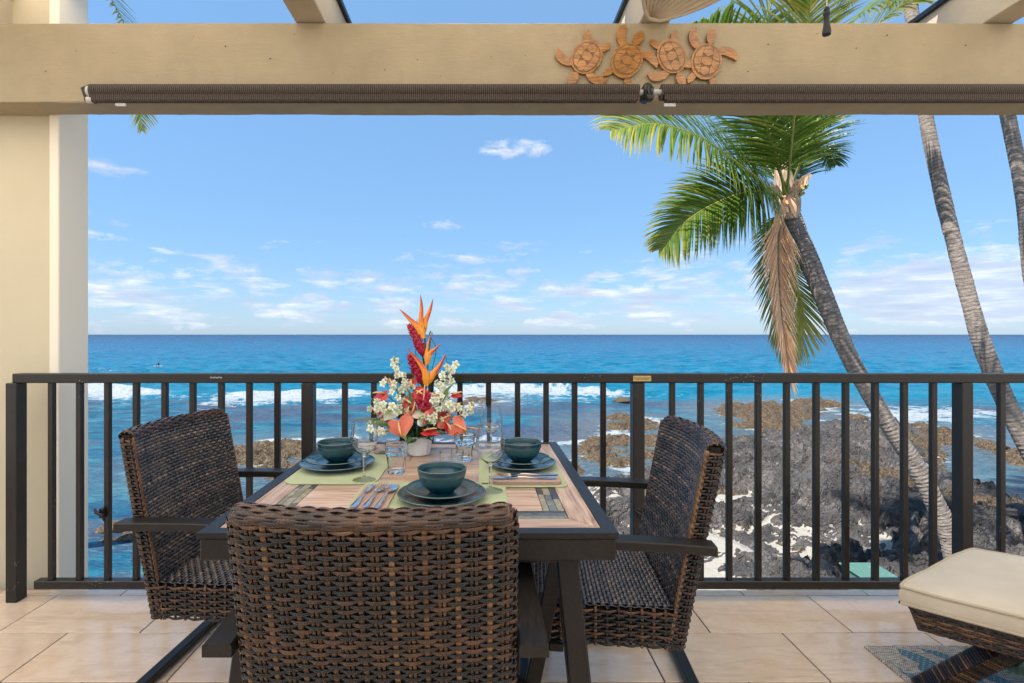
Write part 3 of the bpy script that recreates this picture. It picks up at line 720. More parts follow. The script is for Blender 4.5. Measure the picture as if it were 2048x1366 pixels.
# ---------------------------------------------------------------- column, beam, rafters, roof
root = thing('corner_column', (-2.3, 2.47, 0), 'tall cream stucco column at the left edge, behind the railing', 'column')
m = MB(); m.box((-3.13, 2.48, 1.0), (2.2, .17, 8.2)); m.build('front_face', M_COLUMN, root)
m = MB(); m.box((-2.007, 2.478, 1.0), (.046, .182, 8.2), bev=.004)  # trim strip and side face; daylight on the side painted in as lighter cream
m.build('trim_and_lit_side', material('trim_side_painted_light', rough=.65, fn=lambda t: {'Base Color': t.ramp(t.noise(t.pos, 1.2, 5), [(.3, (.84, .755, .62)), (.7, (.88, .80, .67))]), 'Normal': t.bump(t.noise(t.pos, 130, 3), .1, .003)}), root)
root = thing('roof_beam', (.3, 2.31, 2.2), 'massive tan painted timber beam with rough sawn face spanning above the railing', 'beam')
bm_ = MB()
nx = 240; prof = [(2.240, 2.203), (2.2395, 2.38), (2.2395, 2.45), (2.240, 2.546), (2.247, 2.55), (2.37, 2.55), (2.376, 2.545), (2.376, 2.207), (2.37, 2.20), (2.247, 2.20)]
xs = np.linspace(-4.4, 4.8, nx); vs = []
for i, x in enumerate(xs):
    for k, (y, z) in enumerate(prof):
        edge = 1 if k in (0, 3, 4, 9, 8, 7) else 0
        q = float(vnoise(np.array([x*22.]), np.array([k*3.1]), 5)[0]-.5)*.004*edge; q2 = float(vnoise(np.array([x*2.2]), np.array([k*1.]), 9)[0]-.5)*.004
        vs.append((x, y+q, z+q+q2))
n = len(prof); fs = [(i*n+k, i*n+(k+1) % n, (i+1)*n+(k+1) % n, (i+1)*n+k)[::-1] for i in range(nx-1) for k in range(n)]
fs += [tuple(range(n)), tuple((nx-1)*n+k for k in range(n))[::-1]]
bm_.add(vs, fs); bm_.build('timber', M_BEAM, root)
kn = MB()
for i in range(26):
    x = -1.9+i*.16+random.uniform(-.05, .05); z = random.uniform(2.30, 2.53)
    if .3 < x < 1.15 and z > 2.33: continue
    kn.lathe([(.0001, .0006), (random.uniform(.0015, .004), .0004), (.0001, 0)], (0, 0, 0), 8)
    L = len(kn.v); 
    for q in range(L-24, L):
        a = kn.v[q]; kn.v[q] = (x+a[0], 2.2382-a[2], z+a[1])
kn.build('nail_hole', material('nail_hole', (.09, .06, .035), .9), root)['kind'] = 'stuff'
GR = 'rafters crossing above the roof beam'
for x, lab in ((-2.275, 'pale roof rafter above the beam at the far left edge'), (-.757, 'roof rafter sitting on the beam left of the middle'), (.757, 'roof rafter above the beam behind the fan blade'), (2.275, 'broad sunlit roof rafter above the beam at the top right corner')):
    root = thing('roof_rafter', (x, 2.3, 2.552), lab, 'rafter', GR)
    m = MB(); m.box((x, 1.15, 2.552+.118), (.132, 3.2, .236), bev=.004); m.build('timber', M_RAFTER, root)
    m = MB(); m.box((x+(.075 if x < 0 else -.075), 1.3, 2.775), (.02, 2.9, .028), bev=.003); m.build('drip_edge', M_BLACK, root)
def roof_material():
    mt = bpy.data.materials.new('unseen_fill_roof'); mt.use_nodes = True; t = NT(mt.node_tree); b = t.n['Principled BSDF']
    b.inputs['Base Color'].default_value = (.80, .76, .68, 1); b.inputs['Roughness'].default_value = .6
    tr = t.n.new('ShaderNodeBsdfTranslucent'); tr.inputs[0].default_value = (.98, .89, .76, 1)
    mx = t.n.new('ShaderNodeMixShader'); mx.inputs[0].default_value = ROOF_FILL_TRANS
    t.l.new(b.outputs[0], mx.inputs[1]); t.l.new(tr.outputs[0], mx.inputs[2]); t.l.new(mx.outputs[0], t.n['Material Output'].inputs[0]); return mt
ROOF_FILL_TRANS = .72
# unseen corrugated roof over the rafters, made translucent to light floor and table
vs = []; fs = []; nxr = 420
for i in range(nxr+1):
    x = -5.0+10.4*i/nxr; z = 2.835+.012*math.cos(i*math.pi/2.5)
    vs += [(x, -3.25, z), (x, 2.44, z)]
for i in range(nxr): a = i*2; fs.append((a, a+2, a+3, a+1))
m = MB(); m.add(vs, fs); m.build('ceiling', roof_material(), None, smooth=True)
bpy.data.objects['ceiling']['kind'] = 'structure'

# ---------------------------------------------------------------- railing
root = thing('balcony_railing', (0, 2.267, 0), 'long dark bronze metal balcony railing with vertical balusters, salt specked, facing the sea', 'railing')
YR = 2.267
m = MB(); m.box((1.0, YR, .987), (2*3.07, .052, .042), bev=.004); m.build('top_rail', M_RAIL, root)
m = MB(); m.box((1.0+.02, YR, .074), (6.0, .040, .036), bev=.003); m.build('bottom_rail', M_RAIL, root)
post_x = [-2.072, -.772, .688, 2.133, 3.58]
pm_ = MB(); pm_.box((0, 0, .483), (.050, .055, .966), bev=.003); first = None
for k, x in enumerate(post_x):
    if first is None: first = pm_.build('post', M_RAIL, root); o = first
    else: o = link_mesh('post', first.data, root)
    for_v = None; o.location = (x, 0, 0)
# (the mesh was written relative to the railing's base)
for v in first.data.vertices: v.co.y += YR; v.co.z += 0
bal = MB(); bal.box((0, YR, .529), (.024, .022, .874), bev=.002); fb = None
pxs = [104, 160, 216, 273, 330, 386, 443, 499, 555, 690, 748, 805, 862, 920, 977, 1035, 1092, 1149, 1206, 1344, 1401, 1458, 1516, 1573, 1632, 1691, 1750, 1808, 1866, 2002, 2061, 2119, 2177]
for p in pxs:
    x = (p-CX)/450.
    if fb is None: fb = bal.build('baluster', M_RAIL, root); o = fb
    else: o = link_mesh('baluster', fb.data, root)
    o.location = (x, 0, 0)
root = thing('brass_plate', (.701, 2.238, .987), 'small brass warning plate screwed to the top rail', 'sign')
m = MB(); m.box((.701, 2.2395, .9865), (.080, .003, .024), bev=.001); m.build('plate', M_BRASS, root)
def text_mesh(name, body, size, loc, mat, parent, depth=.0003, rot=(R(90), 0, 0), align='CENTER'):
    c = bpy.data.curves.new(name, 'FONT'); c.body = body; c.size = size; c.align_x = align; c.align_y = 'CENTER'; c.extrude = depth; c.space_line = .95
    o = bpy.data.objects.new(name, c); COL.objects.link(o); bpy.context.view_layer.update()
    me = bpy.data.meshes.new_from_object(o.evaluated_get(bpy.context.evaluated_depsgraph_get())); bpy.data.objects.remove(o)
    me.materials.clear(); me.materials.append(mat); o = link_mesh(name, me, parent)
    o.location = Vector(loc)-root_loc(parent); o.rotation_euler = rot; return o
text_mesh('lettering', 'PLEASE DO NOT HANG ANYTHING\nOVER LANAI RAILING', .0062, (.701, 2.2375, .9865), M_INK, root)
root = thing('maker_sticker', (-1.17, 2.2402, .99), 'tiny black sticker with pale squiggle on the top rail above the left chair', 'sticker')
m = MB(); m.box((-1.17, 2.2404, .991), (.058, .0012, .013)); m.build('sticker_base', M_BLACK, root)
m = MB()
for k in range(9): m.box((-1.194+k*.006, 2.2395, .991+.0015*math.sin(k*2.3)), (.0034, .0008, .006))
m.build('print', M_WHITEP, root)
for x, z, lab in ((-1.675, .395, 'black cord cleat on the third baluster from the left column'), (.688, .395, 'black cord cleat on the post behind the right chair')):
    root = thing('cord_cleat', (x, 2.25, z), lab, 'cord cleat', 'cord cleats on the railing')
    m = MB(); m.box((x, 2.2465, z), (.022, .018, .045), bev=.004); m.build('cleat_base', M_BLACK, root)
    m = MB(); m.tube([(x-.022, 2.232, z+.022), (x-.014, 2.228, z+.008), (x, 2.230, z), (x+.012, 2.229, z-.004), (x+.02, 2.232, z-.03)], [.004, .007, .008, .007, .004], 8); m.build('horn', M_BLACK, root, smooth=True)
# shutter rail lock at the bottom of the left post
# ---------------------------------------------------------------- roller shades
def shade(x0, x1, lab, name='roller_shade'):
    root = thing(name, ((x0+x1)/2, 2.18, 2.2), lab, 'roller shade', 'rolled up woven shades under the beam')
    m = MB(); r_ = .033; prof = []
    m.tube([(x0, 2.195, 2.222), (x1, 2.195, 2.222)], r_, 28); m.build('fabric_roll', M_SHADE, root, auto=40)
    m = MB(); pts = [(x0+.012, 2.176, 2.180), (x1-.012, 2.176, 2.180)]; m.tube(pts, .0125, 14); m.build('hem_bar', M_SHADE, root, auto=40)
    m = MB(); m.box(((x0+x1)/2, 2.1665, 2.190), (x1-x0-.01, .0035, .022)); m.build('hanging_flap', M_SHADE, root)
    return root
r1 = shade(-1.675, .668, 'long rolled up brown woven shade on the left, ending below the carved turtles')
r2 = shade(.768, 3.6, 'rolled up brown woven shade on the right, running out of the picture')
def bracket(xa, xb, parent, white):
    pass
m = MB(); m.box((-1.695, 2.222, 2.226), (.012, .034, .075), bev=.004); m.box((-1.705, 2.20, 2.206), (.010, .030, .045), bev=.003)
m.tube([(-1.70, 2.205, 2.256), (-1.715, 2.19, 2.235), (-1.70, 2.185, 2.20), (-1.68, 2.18, 2.175)], [.006, .009, .008, .005], 8); m.build('end_bracket', M_BLACK, r1, auto=40)
m = MB(); m.tube([(-1.692, 2.195, 2.222), (-1.672, 2.195, 2.222)], .026, 16); m.tube([(-1.685, 2.176, 2.180), (-1.662, 2.176, 2.180)], .0135, 12); m.build('end_cap', M_WHITEP, r1, auto=40)
m = MB(); m.box((-1.545, 2.178, 2.161), (.045, .006, .013), bev=.001); m.build('tag', M_WHITEP, r1)
m = MB(); m.tube([(.666, 2.195, 2.222), (.772, 2.195, 2.222)], .012, 14); m.build('axle', M_WHITEP, r2, auto=40)
m = MB(); m.box((.706, 2.205, 2.222), (.034, .066, .068), bev=.008); m.box((.712, 2.176, 2.19), (.030, .030, .028), bev=.005)
m.tube([(.716, 2.168, 2.24), (.724, 2.162, 2.225), (.720, 2.16, 2.205), (.706, 2.162, 2.20), (.702, 2.163, 2.218), (.71, 2.168, 2.236)], .0045, 8); m.build('crank_bracket', M_BLACK, r2, auto=40)
m = MB(); m.box((.80, 2.178, 2.160), (.050, .006, .014), bev=.001); m.build('tag', M_WHITEP, r2)

# ---------------------------------------------------------------- carved turtles on the beam
root = thing('turtle_plaque', (.725, 2.235, 2.30), 'carved wooden plaque of four linked sea turtles on the beam', 'wall plaque')
def ell(cx, cy, a, b, ang, n=28, f=lambda t: 1):
    out = []
    for k in range(n):
        t = 2*math.pi*k/n; u, v = a*math.cos(t)*f(t), b*math.sin(t)*f(t)
        out.append((cx+u*math.cos(ang)-v*math.sin(ang), cy+u*math.sin(ang)+v*math.cos(ang)))
    return out
def flipper(p, ang, L, w, bend):
    pts_l, pts_r = [], []
    x, y, a = p[0], p[1], ang
    for k in range(9):
        t = k/8; ww = w*(1-.15*t)*(1 if t < .75 else (1-t)/.25*.8+.2)*(.75+.5*math.sin(t*math.pi*.9))
        pts_l.append((x-math.sin(a)*ww/2, y+math.cos(a)*ww/2)); pts_r.append((x+math.sin(a)*ww/2, y-math.cos(a)*ww/2))
        x += math.cos(a)*L/8; y += math.sin(a)*L/8; a += bend/8
    return pts_l+pts_r[::-1]
def wallp(depth0=2.2375):
    return lambda u, v, w_: (u, depth0-w_, v)
def px2w(px, py, d=2.235): return ((px-CX)*d/F, CAMZ-(py-CY)*d/F)
turt = [  # centre px, heading angle (deg), body half length, half width (m)
    ((1172, 117), 238, .082, .066), ((1253, 122), 62, .082, .068), ((1342, 116), 292, .080, .064), ((1411, 124), 78, .082, .068)]
for ti, ((cx_, cy_), hd, A, B) in enumerate(turt):
    x0, z0 = px2w(cx_, cy_); a = R(hd)
    loc = lambda u, v: (x0+u*math.cos(a)-v*math.sin(a), z0+u*math.sin(a)+v*math.cos(a))
    body = MB()
    body.prism([loc(u, v) for u, v in ell(0, 0, A, B, 0, 36, lambda t: 1-.10*math.cos(t)**2*(math.cos(t) > 0)+.02*math.cos(2*t))], .002, .014, wallp())
    t_ = body.build('turtle', M_TURTLE, root)
    k = MB(); k.prism([loc(u, v) for u, v in ell(A*1.28, 0, A*.40, B*.30, 0, 20, lambda t: 1+.12*math.cos(t))], .0014, .0125, wallp()); k.build('turtle_head', M_TURTLE, t_)
    for sgn in (1, -1):
        k = MB(); fp = flipper((A*.62, sgn*B*.62), sgn*R(62), A*1.22, .034, -sgn*R(95)*(-1 if sgn > 0 and ti % 2 else 1)*(-1))
        k.prism([loc(u, v) for u, v in fp], .001+.0003*sgn, .0115+.0003*sgn, wallp()); k.build('front_flipper', M_TURTLE, t_)
        k = MB(); fp = flipper((-A*.70, sgn*B*.45), sgn*R(140), A*.72, .026, sgn*R(30))
        k.prism([loc(u, v) for u, v in fp], .0008+.0003*sgn, .0105+.0003*sgn, wallp()); k.build('rear_flipper', M_TURTLE, t_)
    # carved shell: dark groove bed with raised scutes
    k = MB(); k.prism([loc(u, v) for u, v in ell(0, 0, A*.86, B*.86, 0, 32)], .014, .0148, wallp()); k.build('groove_bed', M_CARVE, t_)
    sc_ = [[(.22, .0), (.42, .25), (.80, .20), (.95, 0), (.80, -.20), (.42, -.25)], [(-.36, 0), (-.20, .27), (.14, .27), (.22+.02, 0), (.14, -.27), (-.20, -.27)],
           [(-.92, 0), (-.78, .22), (-.46, .24), (-.34, 0), (-.46, -.24), (-.78, -.22)]]
    for sg in (1, -1):
        sc_ += [[(.42, .25*sg), (.15, .27*sg), (.05, .9*sg), (.35, .92*sg), (.62, .72*sg), (.80, .50*sg), (.80, .20*sg)],
                [(.15, .27*sg), (-.20, .27*sg), (-.36, .5*sg), (-.38, .88*sg), (-.1, .96*sg), (.05, .92*sg)],
                [(-.20, .27*sg), (-.46, .24*sg), (-.78, .22*sg), (-.86, .42*sg), (-.62, .74*sg), (-.38, .88*sg), (-.36, .5*sg)]]
    for pg in sc_:
        pg = [(u, (v*1.45 if abs(v) < .3 else v)) for u, v in pg]
        mx_, my_ = sum(p[0] for p in pg)/len(pg), sum(p[1] for p in pg)/len(pg); L = math.hypot
        q = []
        for u, v in pg:
            l = L(u, v); s_ = min(1, .93/l) if l > 0 else 1; u, v = u*s_, v*s_
            d = L(u-mx_, v-my_); kf = (d-.019)/d; q.append(((mx_+(u-mx_)*kf)*A*.88, (my_+(v-my_)*kf)*B*.88))
        k = MB(); k.prism([loc(u, v) for u, v in q], .0146, .0162, wallp()); k.build('scute', M_TURTLE, t_)

# ---------------------------------------------------------------- ceiling fan
hub = Vector((.82, 1.22, 2.37))
root = thing('ceiling_fan', (hub.x, hub.y, 2.8), 'beige ceiling fan with ribbed leaf shaped blades and pull chain above the turtle plaque', 'ceiling fan')
m = MB(); m.tube([(hub.x, hub.y, 2.81), (hub.x, hub.y, 2.5)], .013, 12); m.lathe([(.001, 2.81), (.07, 2.81), (.06, 2.77), (.02, 2.74)], (hub.x, hub.y, 0), 24); m.build('downrod', M_FANBLADE, root, auto=40)
m = MB(); m.lathe([(.001, .10), (.05, .10), (.10, .07), (.12, .03), (.12, -.02), (.09, -.05), (.05, -.07), (.001, -.075)][::-1], hub, 32); m.build('motor_housing', M_FANBLADE, root, auto=40)
def fan_blade(ang, tip_z):
    L0, L1, W = .20, .625, .165
    dirv = Vector((math.cos(ang), math.sin(ang), 0)); side = Vector((-dirv.y, dirv.x, 0)); vs = []; fs = []
    N, Mm = 22, 23
    for lay in (0, 1):
        for i in range(N+1):
            s_ = i/N; w_ = W*math.sin(math.pi*min(1, (.06+.94*s_)))**.62*(1.0) if s_ < 1 else .012
            w_ = W*max(.02, (math.sin(math.pi*(.10+.88*s_)))**.75)
            for j in range(Mm):
                v = j/(Mm-1)*2-1; ridge = .0035*(1 if j % 2 else -1)
                z = hub.z-.03+(tip_z-hub.z+.03)*s_+.012*(1-v*v)+ (ridge if abs(v) < .97 else 0)-(.007 if lay == 0 else 0)
                p = hub+dirv*(L0+(L1-L0)*s_)+side*(v*w_); vs.append((p.x, p.y, z))
    K = (N+1)*Mm
    for i in range(N):
        for j in range(Mm-1):
            a = i*Mm+j; fs.append((a, a+Mm, a+Mm+1, a+1)); fs.append((K+a, K+a+1, K+a+Mm+1, K+a+Mm))
    b = MB().add(vs, fs).build('fan_blade', M_FANBLADE, root)
    rim = MB(); pts = []
    for sg in (1, -1):
        for i in range(N+1):
            s_ = i/N if sg > 0 else 1-i/N; w_ = W*max(.02, (math.sin(math.pi*(.10+.88*s_)))**.75)
            p = hub+dirv*(L0+(L1-L0)*s_)+side*(sg*w_); pts.append((p.x, p.y, hub.z-.03+(tip_z-hub.z+.03)*s_-.003))
    rim.tube(pts+pts[:1], .007, 8); rim.build('blade_rim', M_FANBLADE, b, smooth=True)
    a = MB(); a.bar(hub+dirv*.08+Vector((0, 0, -.03)), hub+dirv*.30+Vector((0, 0, -.038)), .05, .008); a.build('blade_arm', M_METAL, b)
for k in range(5): fan_blade(R(110+72*k), 2.300 if k == 0 else 2.33)
m = MB()
cx_, cy_ = .81, 1.2
z = 2.35
while z > 1.955: m.lathe([(.0002, -.0016), (.0017, 0), (.0002, .0016)], (cx_, cy_, z), 6); z -= .0042
m.tube([(cx_, cy_, 2.35), (cx_, cy_, 1.95)], .0005, 4); m.build('pull_chain', M_STEEL, root)
m = MB(); m.lathe([(.0005, 0), (.0085, .001), (.0095, .006), (.0065, .028), (.0055, .046), (.0075, .048), (.0080, .052), (.0055, .056), (.0070, .060), (.0045, .066), (.0005, .068)], (cx_, cy_, 1.884), 20); m.build('chain_pull', M_BLACK, root, auto=50)

# ---------------------------------------------------------------- utility box on the shore
x0, y0 = G(1735, 1143, -2.45)
root = thing('utility_box', (x0, y0, -2.8), 'pale green utility box with a chipped lid sitting on the lava below the railing', 'utility box', rz=0)
M_UTIL = material('green_metal', rough=.5, fn=lambda t: {'Base Color': t.mix(t.ramp(t.noise(t.obj, 18, 5, .7), [(.62, 0.), (.66, 1.)]), (0.0616, 0.1400, 0.1120), (0.2688, 0.2912, 0.2576))})
m = MB(); m.box((x0, y0, -2.64), (.50, .42, .40), bev=.01); m.build('body', M_UTIL, root)
m = MB(); m.box((x0, y0, -2.428), (.56, .48, .024), bev=.008); m.build('lid', M_UTIL, root)
m = MB(); m.box((x0, y0-.225, -2.47), (.07, .02, .04), bev=.004); m.build('latch', M_STEEL, root)
# ================================================================ FURNITURE
TZ = .74
# ---------------------------------------------------------------- table
TX0, TX1, TY0, TY1 = -.633, .302, 1.128, 2.085
tcx, tcy = (TX0+TX1)/2, (TY0+TY1)/2
tab = thing('dining_table', (tcx, tcy, 0), 'square metal framed dining table with wood plank and slate mosaic top', 'table')
fw = .032
m = MB()
for a, b in (((TX0, TY0), (TX1, TY0)), ((TX1, TY0), (TX1, TY1)), ((TX1, TY1), (TX0, TY1)), ((TX0, TY1), (TX0, TY0))):
    dx_, dy_ = b[0]-a[0], b[1]-a[1]; L = math.hypot(dx_, dy_); ux, uy = dx_/L, dy_/L; nx_, ny_ = -uy, ux
    q = [(a[0], a[1]), (b[0], b[1]), (b[0]+(nx_-ux)*fw, b[1]+(ny_-uy)*fw), (a[0]+(nx_+ux)*fw, a[1]+(ny_+uy)*fw)]
    m.prism(q, TZ-.012, TZ+.0005, lambda u, v, w_: (u, v, w_))
m.build('top_border', M_METAL, tab)
m = MB()
for a, b in (((TX0+.006, TY0+.010), (TX1-.006, TY0+.010)), ((TX1-.010, TY0+.017), (TX1-.010, TY1-.017)), ((TX1-.006, TY1-.010), (TX0+.006, TY1-.010)), ((TX0+.010, TY1-.017), (TX0+.010, TY0+.017))):
    m.bar((*a, TZ-.0375), (*b, TZ-.0375), .013, .049, bev=.002)
m.build('apron', M_METAL, tab)
m = MB(); m.box((tcx, tcy, TZ-.016), (TX1-TX0-.05, TY1-TY0-.05, .006)); m.build('underlay', material('underlay', (.02, .016, .012), .8), tab)
ix0, ix1, iy0, iy1 = TX0+fw, TX1-fw, TY0+fw, TY1-fw
PW = .064; g_ = .0012
def mitre(a, b, wd, grain):
    dx_, dy_ = b[0]-a[0], b[1]-a[1]; L = math.hypot(dx_, dy_); ux, uy = dx_/L, dy_/L; nx_, ny_ = -uy, ux
    e = g_
    q = [(a[0]+ux*e*2+nx_*e, a[1]+uy*e*2+ny_*e), (b[0]-ux*e*2+nx_*e, b[1]-uy*e*2+ny_*e), (b[0]+(nx_-ux)*(wd-e)-ux*e, b[1]+(ny_-uy)*(wd-e)-uy*e), (a[0]+(nx_+ux)*(wd-e)+ux*e, a[1]+(ny_+uy)*(wd-e)+uy*e)]
    mm = MB(); mm.tint = grain; mm.prism(q, TZ-.012, TZ-.0012, lambda u, v, w_: (u, v, w_)); mm.build('border_plank', M_WOOD, tab)
mitre((ix0, iy0), (ix1, iy0), PW, 0.); mitre((ix1, iy0), (ix1, iy1), PW, 1.); mitre((ix1, iy1), (ix0, iy1), PW, 0.); mitre((ix0, iy1), (ix0, iy0), PW, 1.)
jx0, jx1, jy0, jy1 = ix0+PW, ix1-PW, iy0+PW, iy1-PW
MW = .054
def stone(x0, x1, y0, y1):
    mm = MB(); e = .0011
    mm.box(((x0+x1)/2, (y0+y1)/2, TZ-.0062+random.uniform(-.0004, .0004)), (max(.004, x1-x0-e), max(.004, y1-y0-e), .010), bev=.0008); mm.build('mosaic_stone', M_SLATE, tab)
def strip(x0, x1, y0, y1, horiz):
    ws = [.30, .38, .32]; k0 = 0
    for wf in ws:
        if horiz: ya, yb = y0+(y1-y0)*k0, y0+(y1-y0)*(k0+wf)
        else: xa, xb = x0+(x1-x0)*k0, x0+(x1-x0)*(k0+wf)
        k0 += wf; p_ = x0 if horiz else y0; end = x1 if horiz else y1
        while p_ < end-.001:
            L = random.uniform(.045, .125); q = min(end, p_+L)
            if end-q < .03: q = end
            stone(p_, q, ya, yb) if horiz else stone(xa, xb, p_, q)
            p_ = q
strip(jx0, jx1, jy0, jy0+MW, True); strip(jx0, jx1, jy1-MW, jy1, True)
strip(jx0, jx0+MW, jy0+MW, jy1-MW, False); strip(jx1-MW, jx1, jy0+MW, jy1-MW, False)
kx0, kx1, ky0, ky1 = jx0+MW, jx1-MW, jy0+MW, jy1-MW
nrow = 8; ph_ = (ky1-ky0)/nrow
for i in range(nrow):
    ya, yb = ky0+ph_*i, ky0+ph_*(i+1)
    cuts = [kx0, kx1] if i % 3 == 2 else [kx0, kx0+(kx1-kx0)*(.58 if i % 2 else .36), kx1]
    for a, b in zip(cuts, cuts[1:]):
        mm = MB(); mm.tint = 0.; mm.box(((a+b)/2, (ya+yb)/2, TZ-.0066), (b-a-.002, yb-ya-.002, .0108), bev=.0008); mm.build('plank', M_WOOD, tab)
for sx in (-1, 1):
    for sy in (-1, 1):
        mm = MB(); mm.bar((tcx+sx*(.36), tcy+sy*.40, TZ-.06), (tcx+sx*.425, tcy+sy*.455, 0.0), .050, .050, up=(0, 1, 0), bev=.004); mm.build('leg', M_METAL, tab)
for sy in (-1, 1):
    mm = MB(); mm.bar((tcx-.37, tcy+sy*.41, TZ-.075), (tcx+.37, tcy+sy*.41, TZ-.075), .03, .03); mm.build('cross_rail', M_METAL, tab)
mm = MB(); mm.bar((tcx-.39, tcy-.43, .30), (tcx+.39, tcy+.43, .30), .03, .022); mm.build('stretcher', M_METAL, tab)
mm = MB(); mm.bar((tcx-.39, tcy+.43, .276), (tcx+.39, tcy-.43, .276), .03, .022); mm.build('stretcher', M_METAL, tab)

# ---------------------------------------------------------------- woven chairs
def strand(path, nrm, w_, th, tint, K=6):
    """flattened strand swept along path (N,3) with surface normals (N,3)"""
    N = len(path); T = np.gradient(path, axis=0); T /= np.linalg.norm(T, axis=1, keepdims=True)+1e-9
    B = np.cross(T, nrm); B /= np.linalg.norm(B, axis=1, keepdims=True)+1e-9; Nn = np.cross(B, T)
    cs = [(-.5, 0), (-.34, .42), (0, .62), (.34, .42), (.5, 0), (0, -.45)][:K]
    V = np.stack([path+B*w_*a+Nn*th*b for a, b in cs], 1).reshape(-1, 3); K = len(cs)
    i = np.arange(N-1)[:, None]*K; j = np.arange(K)[None, :]
    Fq = np.stack([i+j, i+(j+1) % K, i+K+(j+1) % K, i+K+j], -1).reshape(-1, 4)
    t = np.repeat(tint if hasattr(tint, '__len__') else np.full(N, tint), K)
    return V, Fq, t
def join(parts):
    V, Fs, T = [], [], []; k = 0
    for v, f, t in parts: V.append(v); Fs.append(f+k); T.append(t); k += len(v)
    return np.concatenate(V), np.concatenate(Fs), np.concatenate(T)
W2, ZB, ZT, YB0, YT0, TH = .255, .302, .880, -.195, -.305, .051
SEATZ, YF = .418, .255
def back_y(z, x):      # rear surface of the backrest
    s_ = (z-ZB)/(ZT-ZB); return YB0+(YT0-YB0)*s_-.040*(1-(x/W2)**2)*np.clip((s_-.12)/.6, 0, 1)
def rounded_u(t):      # closed-ish U path around left side, back, right side, t in metres from the front left
    pass
rc = .020
def back_wrap(z, s_):
    """s_ : arc length along the U (side 0.068, back 2*W2, side); returns x, y, nx, ny"""
    side = TH-.006; x = np.empty_like(s_); y = np.empty_like(s_); nx = np.empty_like(s_); ny = np.empty_like(s_)
    bl = 2*W2-2*rc; q = rc*math.pi/2; s1 = side-rc; s2 = s1+q; s3 = s2+bl; s4 = s3+q
    for i, a in enumerate(s_):
        yb = back_y(z, W2)
        if a < s1: x[i] = -W2; y[i] = yb+side-a; nx[i] = -1; ny[i] = 0
        elif a < s2:
            th = (a-s1)/rc; x[i] = -W2+rc-rc*math.cos(th); y[i] = yb+rc-rc*math.sin(th); nx[i] = -math.cos(th); ny[i] = -math.sin(th)
        elif a < s3:
            x[i] = -W2+rc+(a-s2); y[i] = back_y(z, x[i]); nx[i] = 0; ny[i] = -1
        elif a < s4:
            th = (a-s3)/rc; x[i] = W2-rc+rc*math.sin(th); y[i] = yb+rc-rc*math.cos(th); nx[i] = math.sin(th); ny[i] = -math.cos(th)
        else: x[i] = W2; y[i] = yb+rc+(a-s4); nx[i] = 1; ny[i] = 0
    return x, y, nx, ny
U_LEN = 2*(TH-.006-rc)+2*(rc*math.pi/2)+2*W2-2*rc
PITCH = U_LEN/21.0     # stake spacing
AMP = .0034
def strip_tint(i):
    r_ = random.random()
    if i % 7 == 3: return random.uniform(.52, .66)
    return random.uniform(.20, .40) if r_ < .7 else random.uniform(.42, .60)
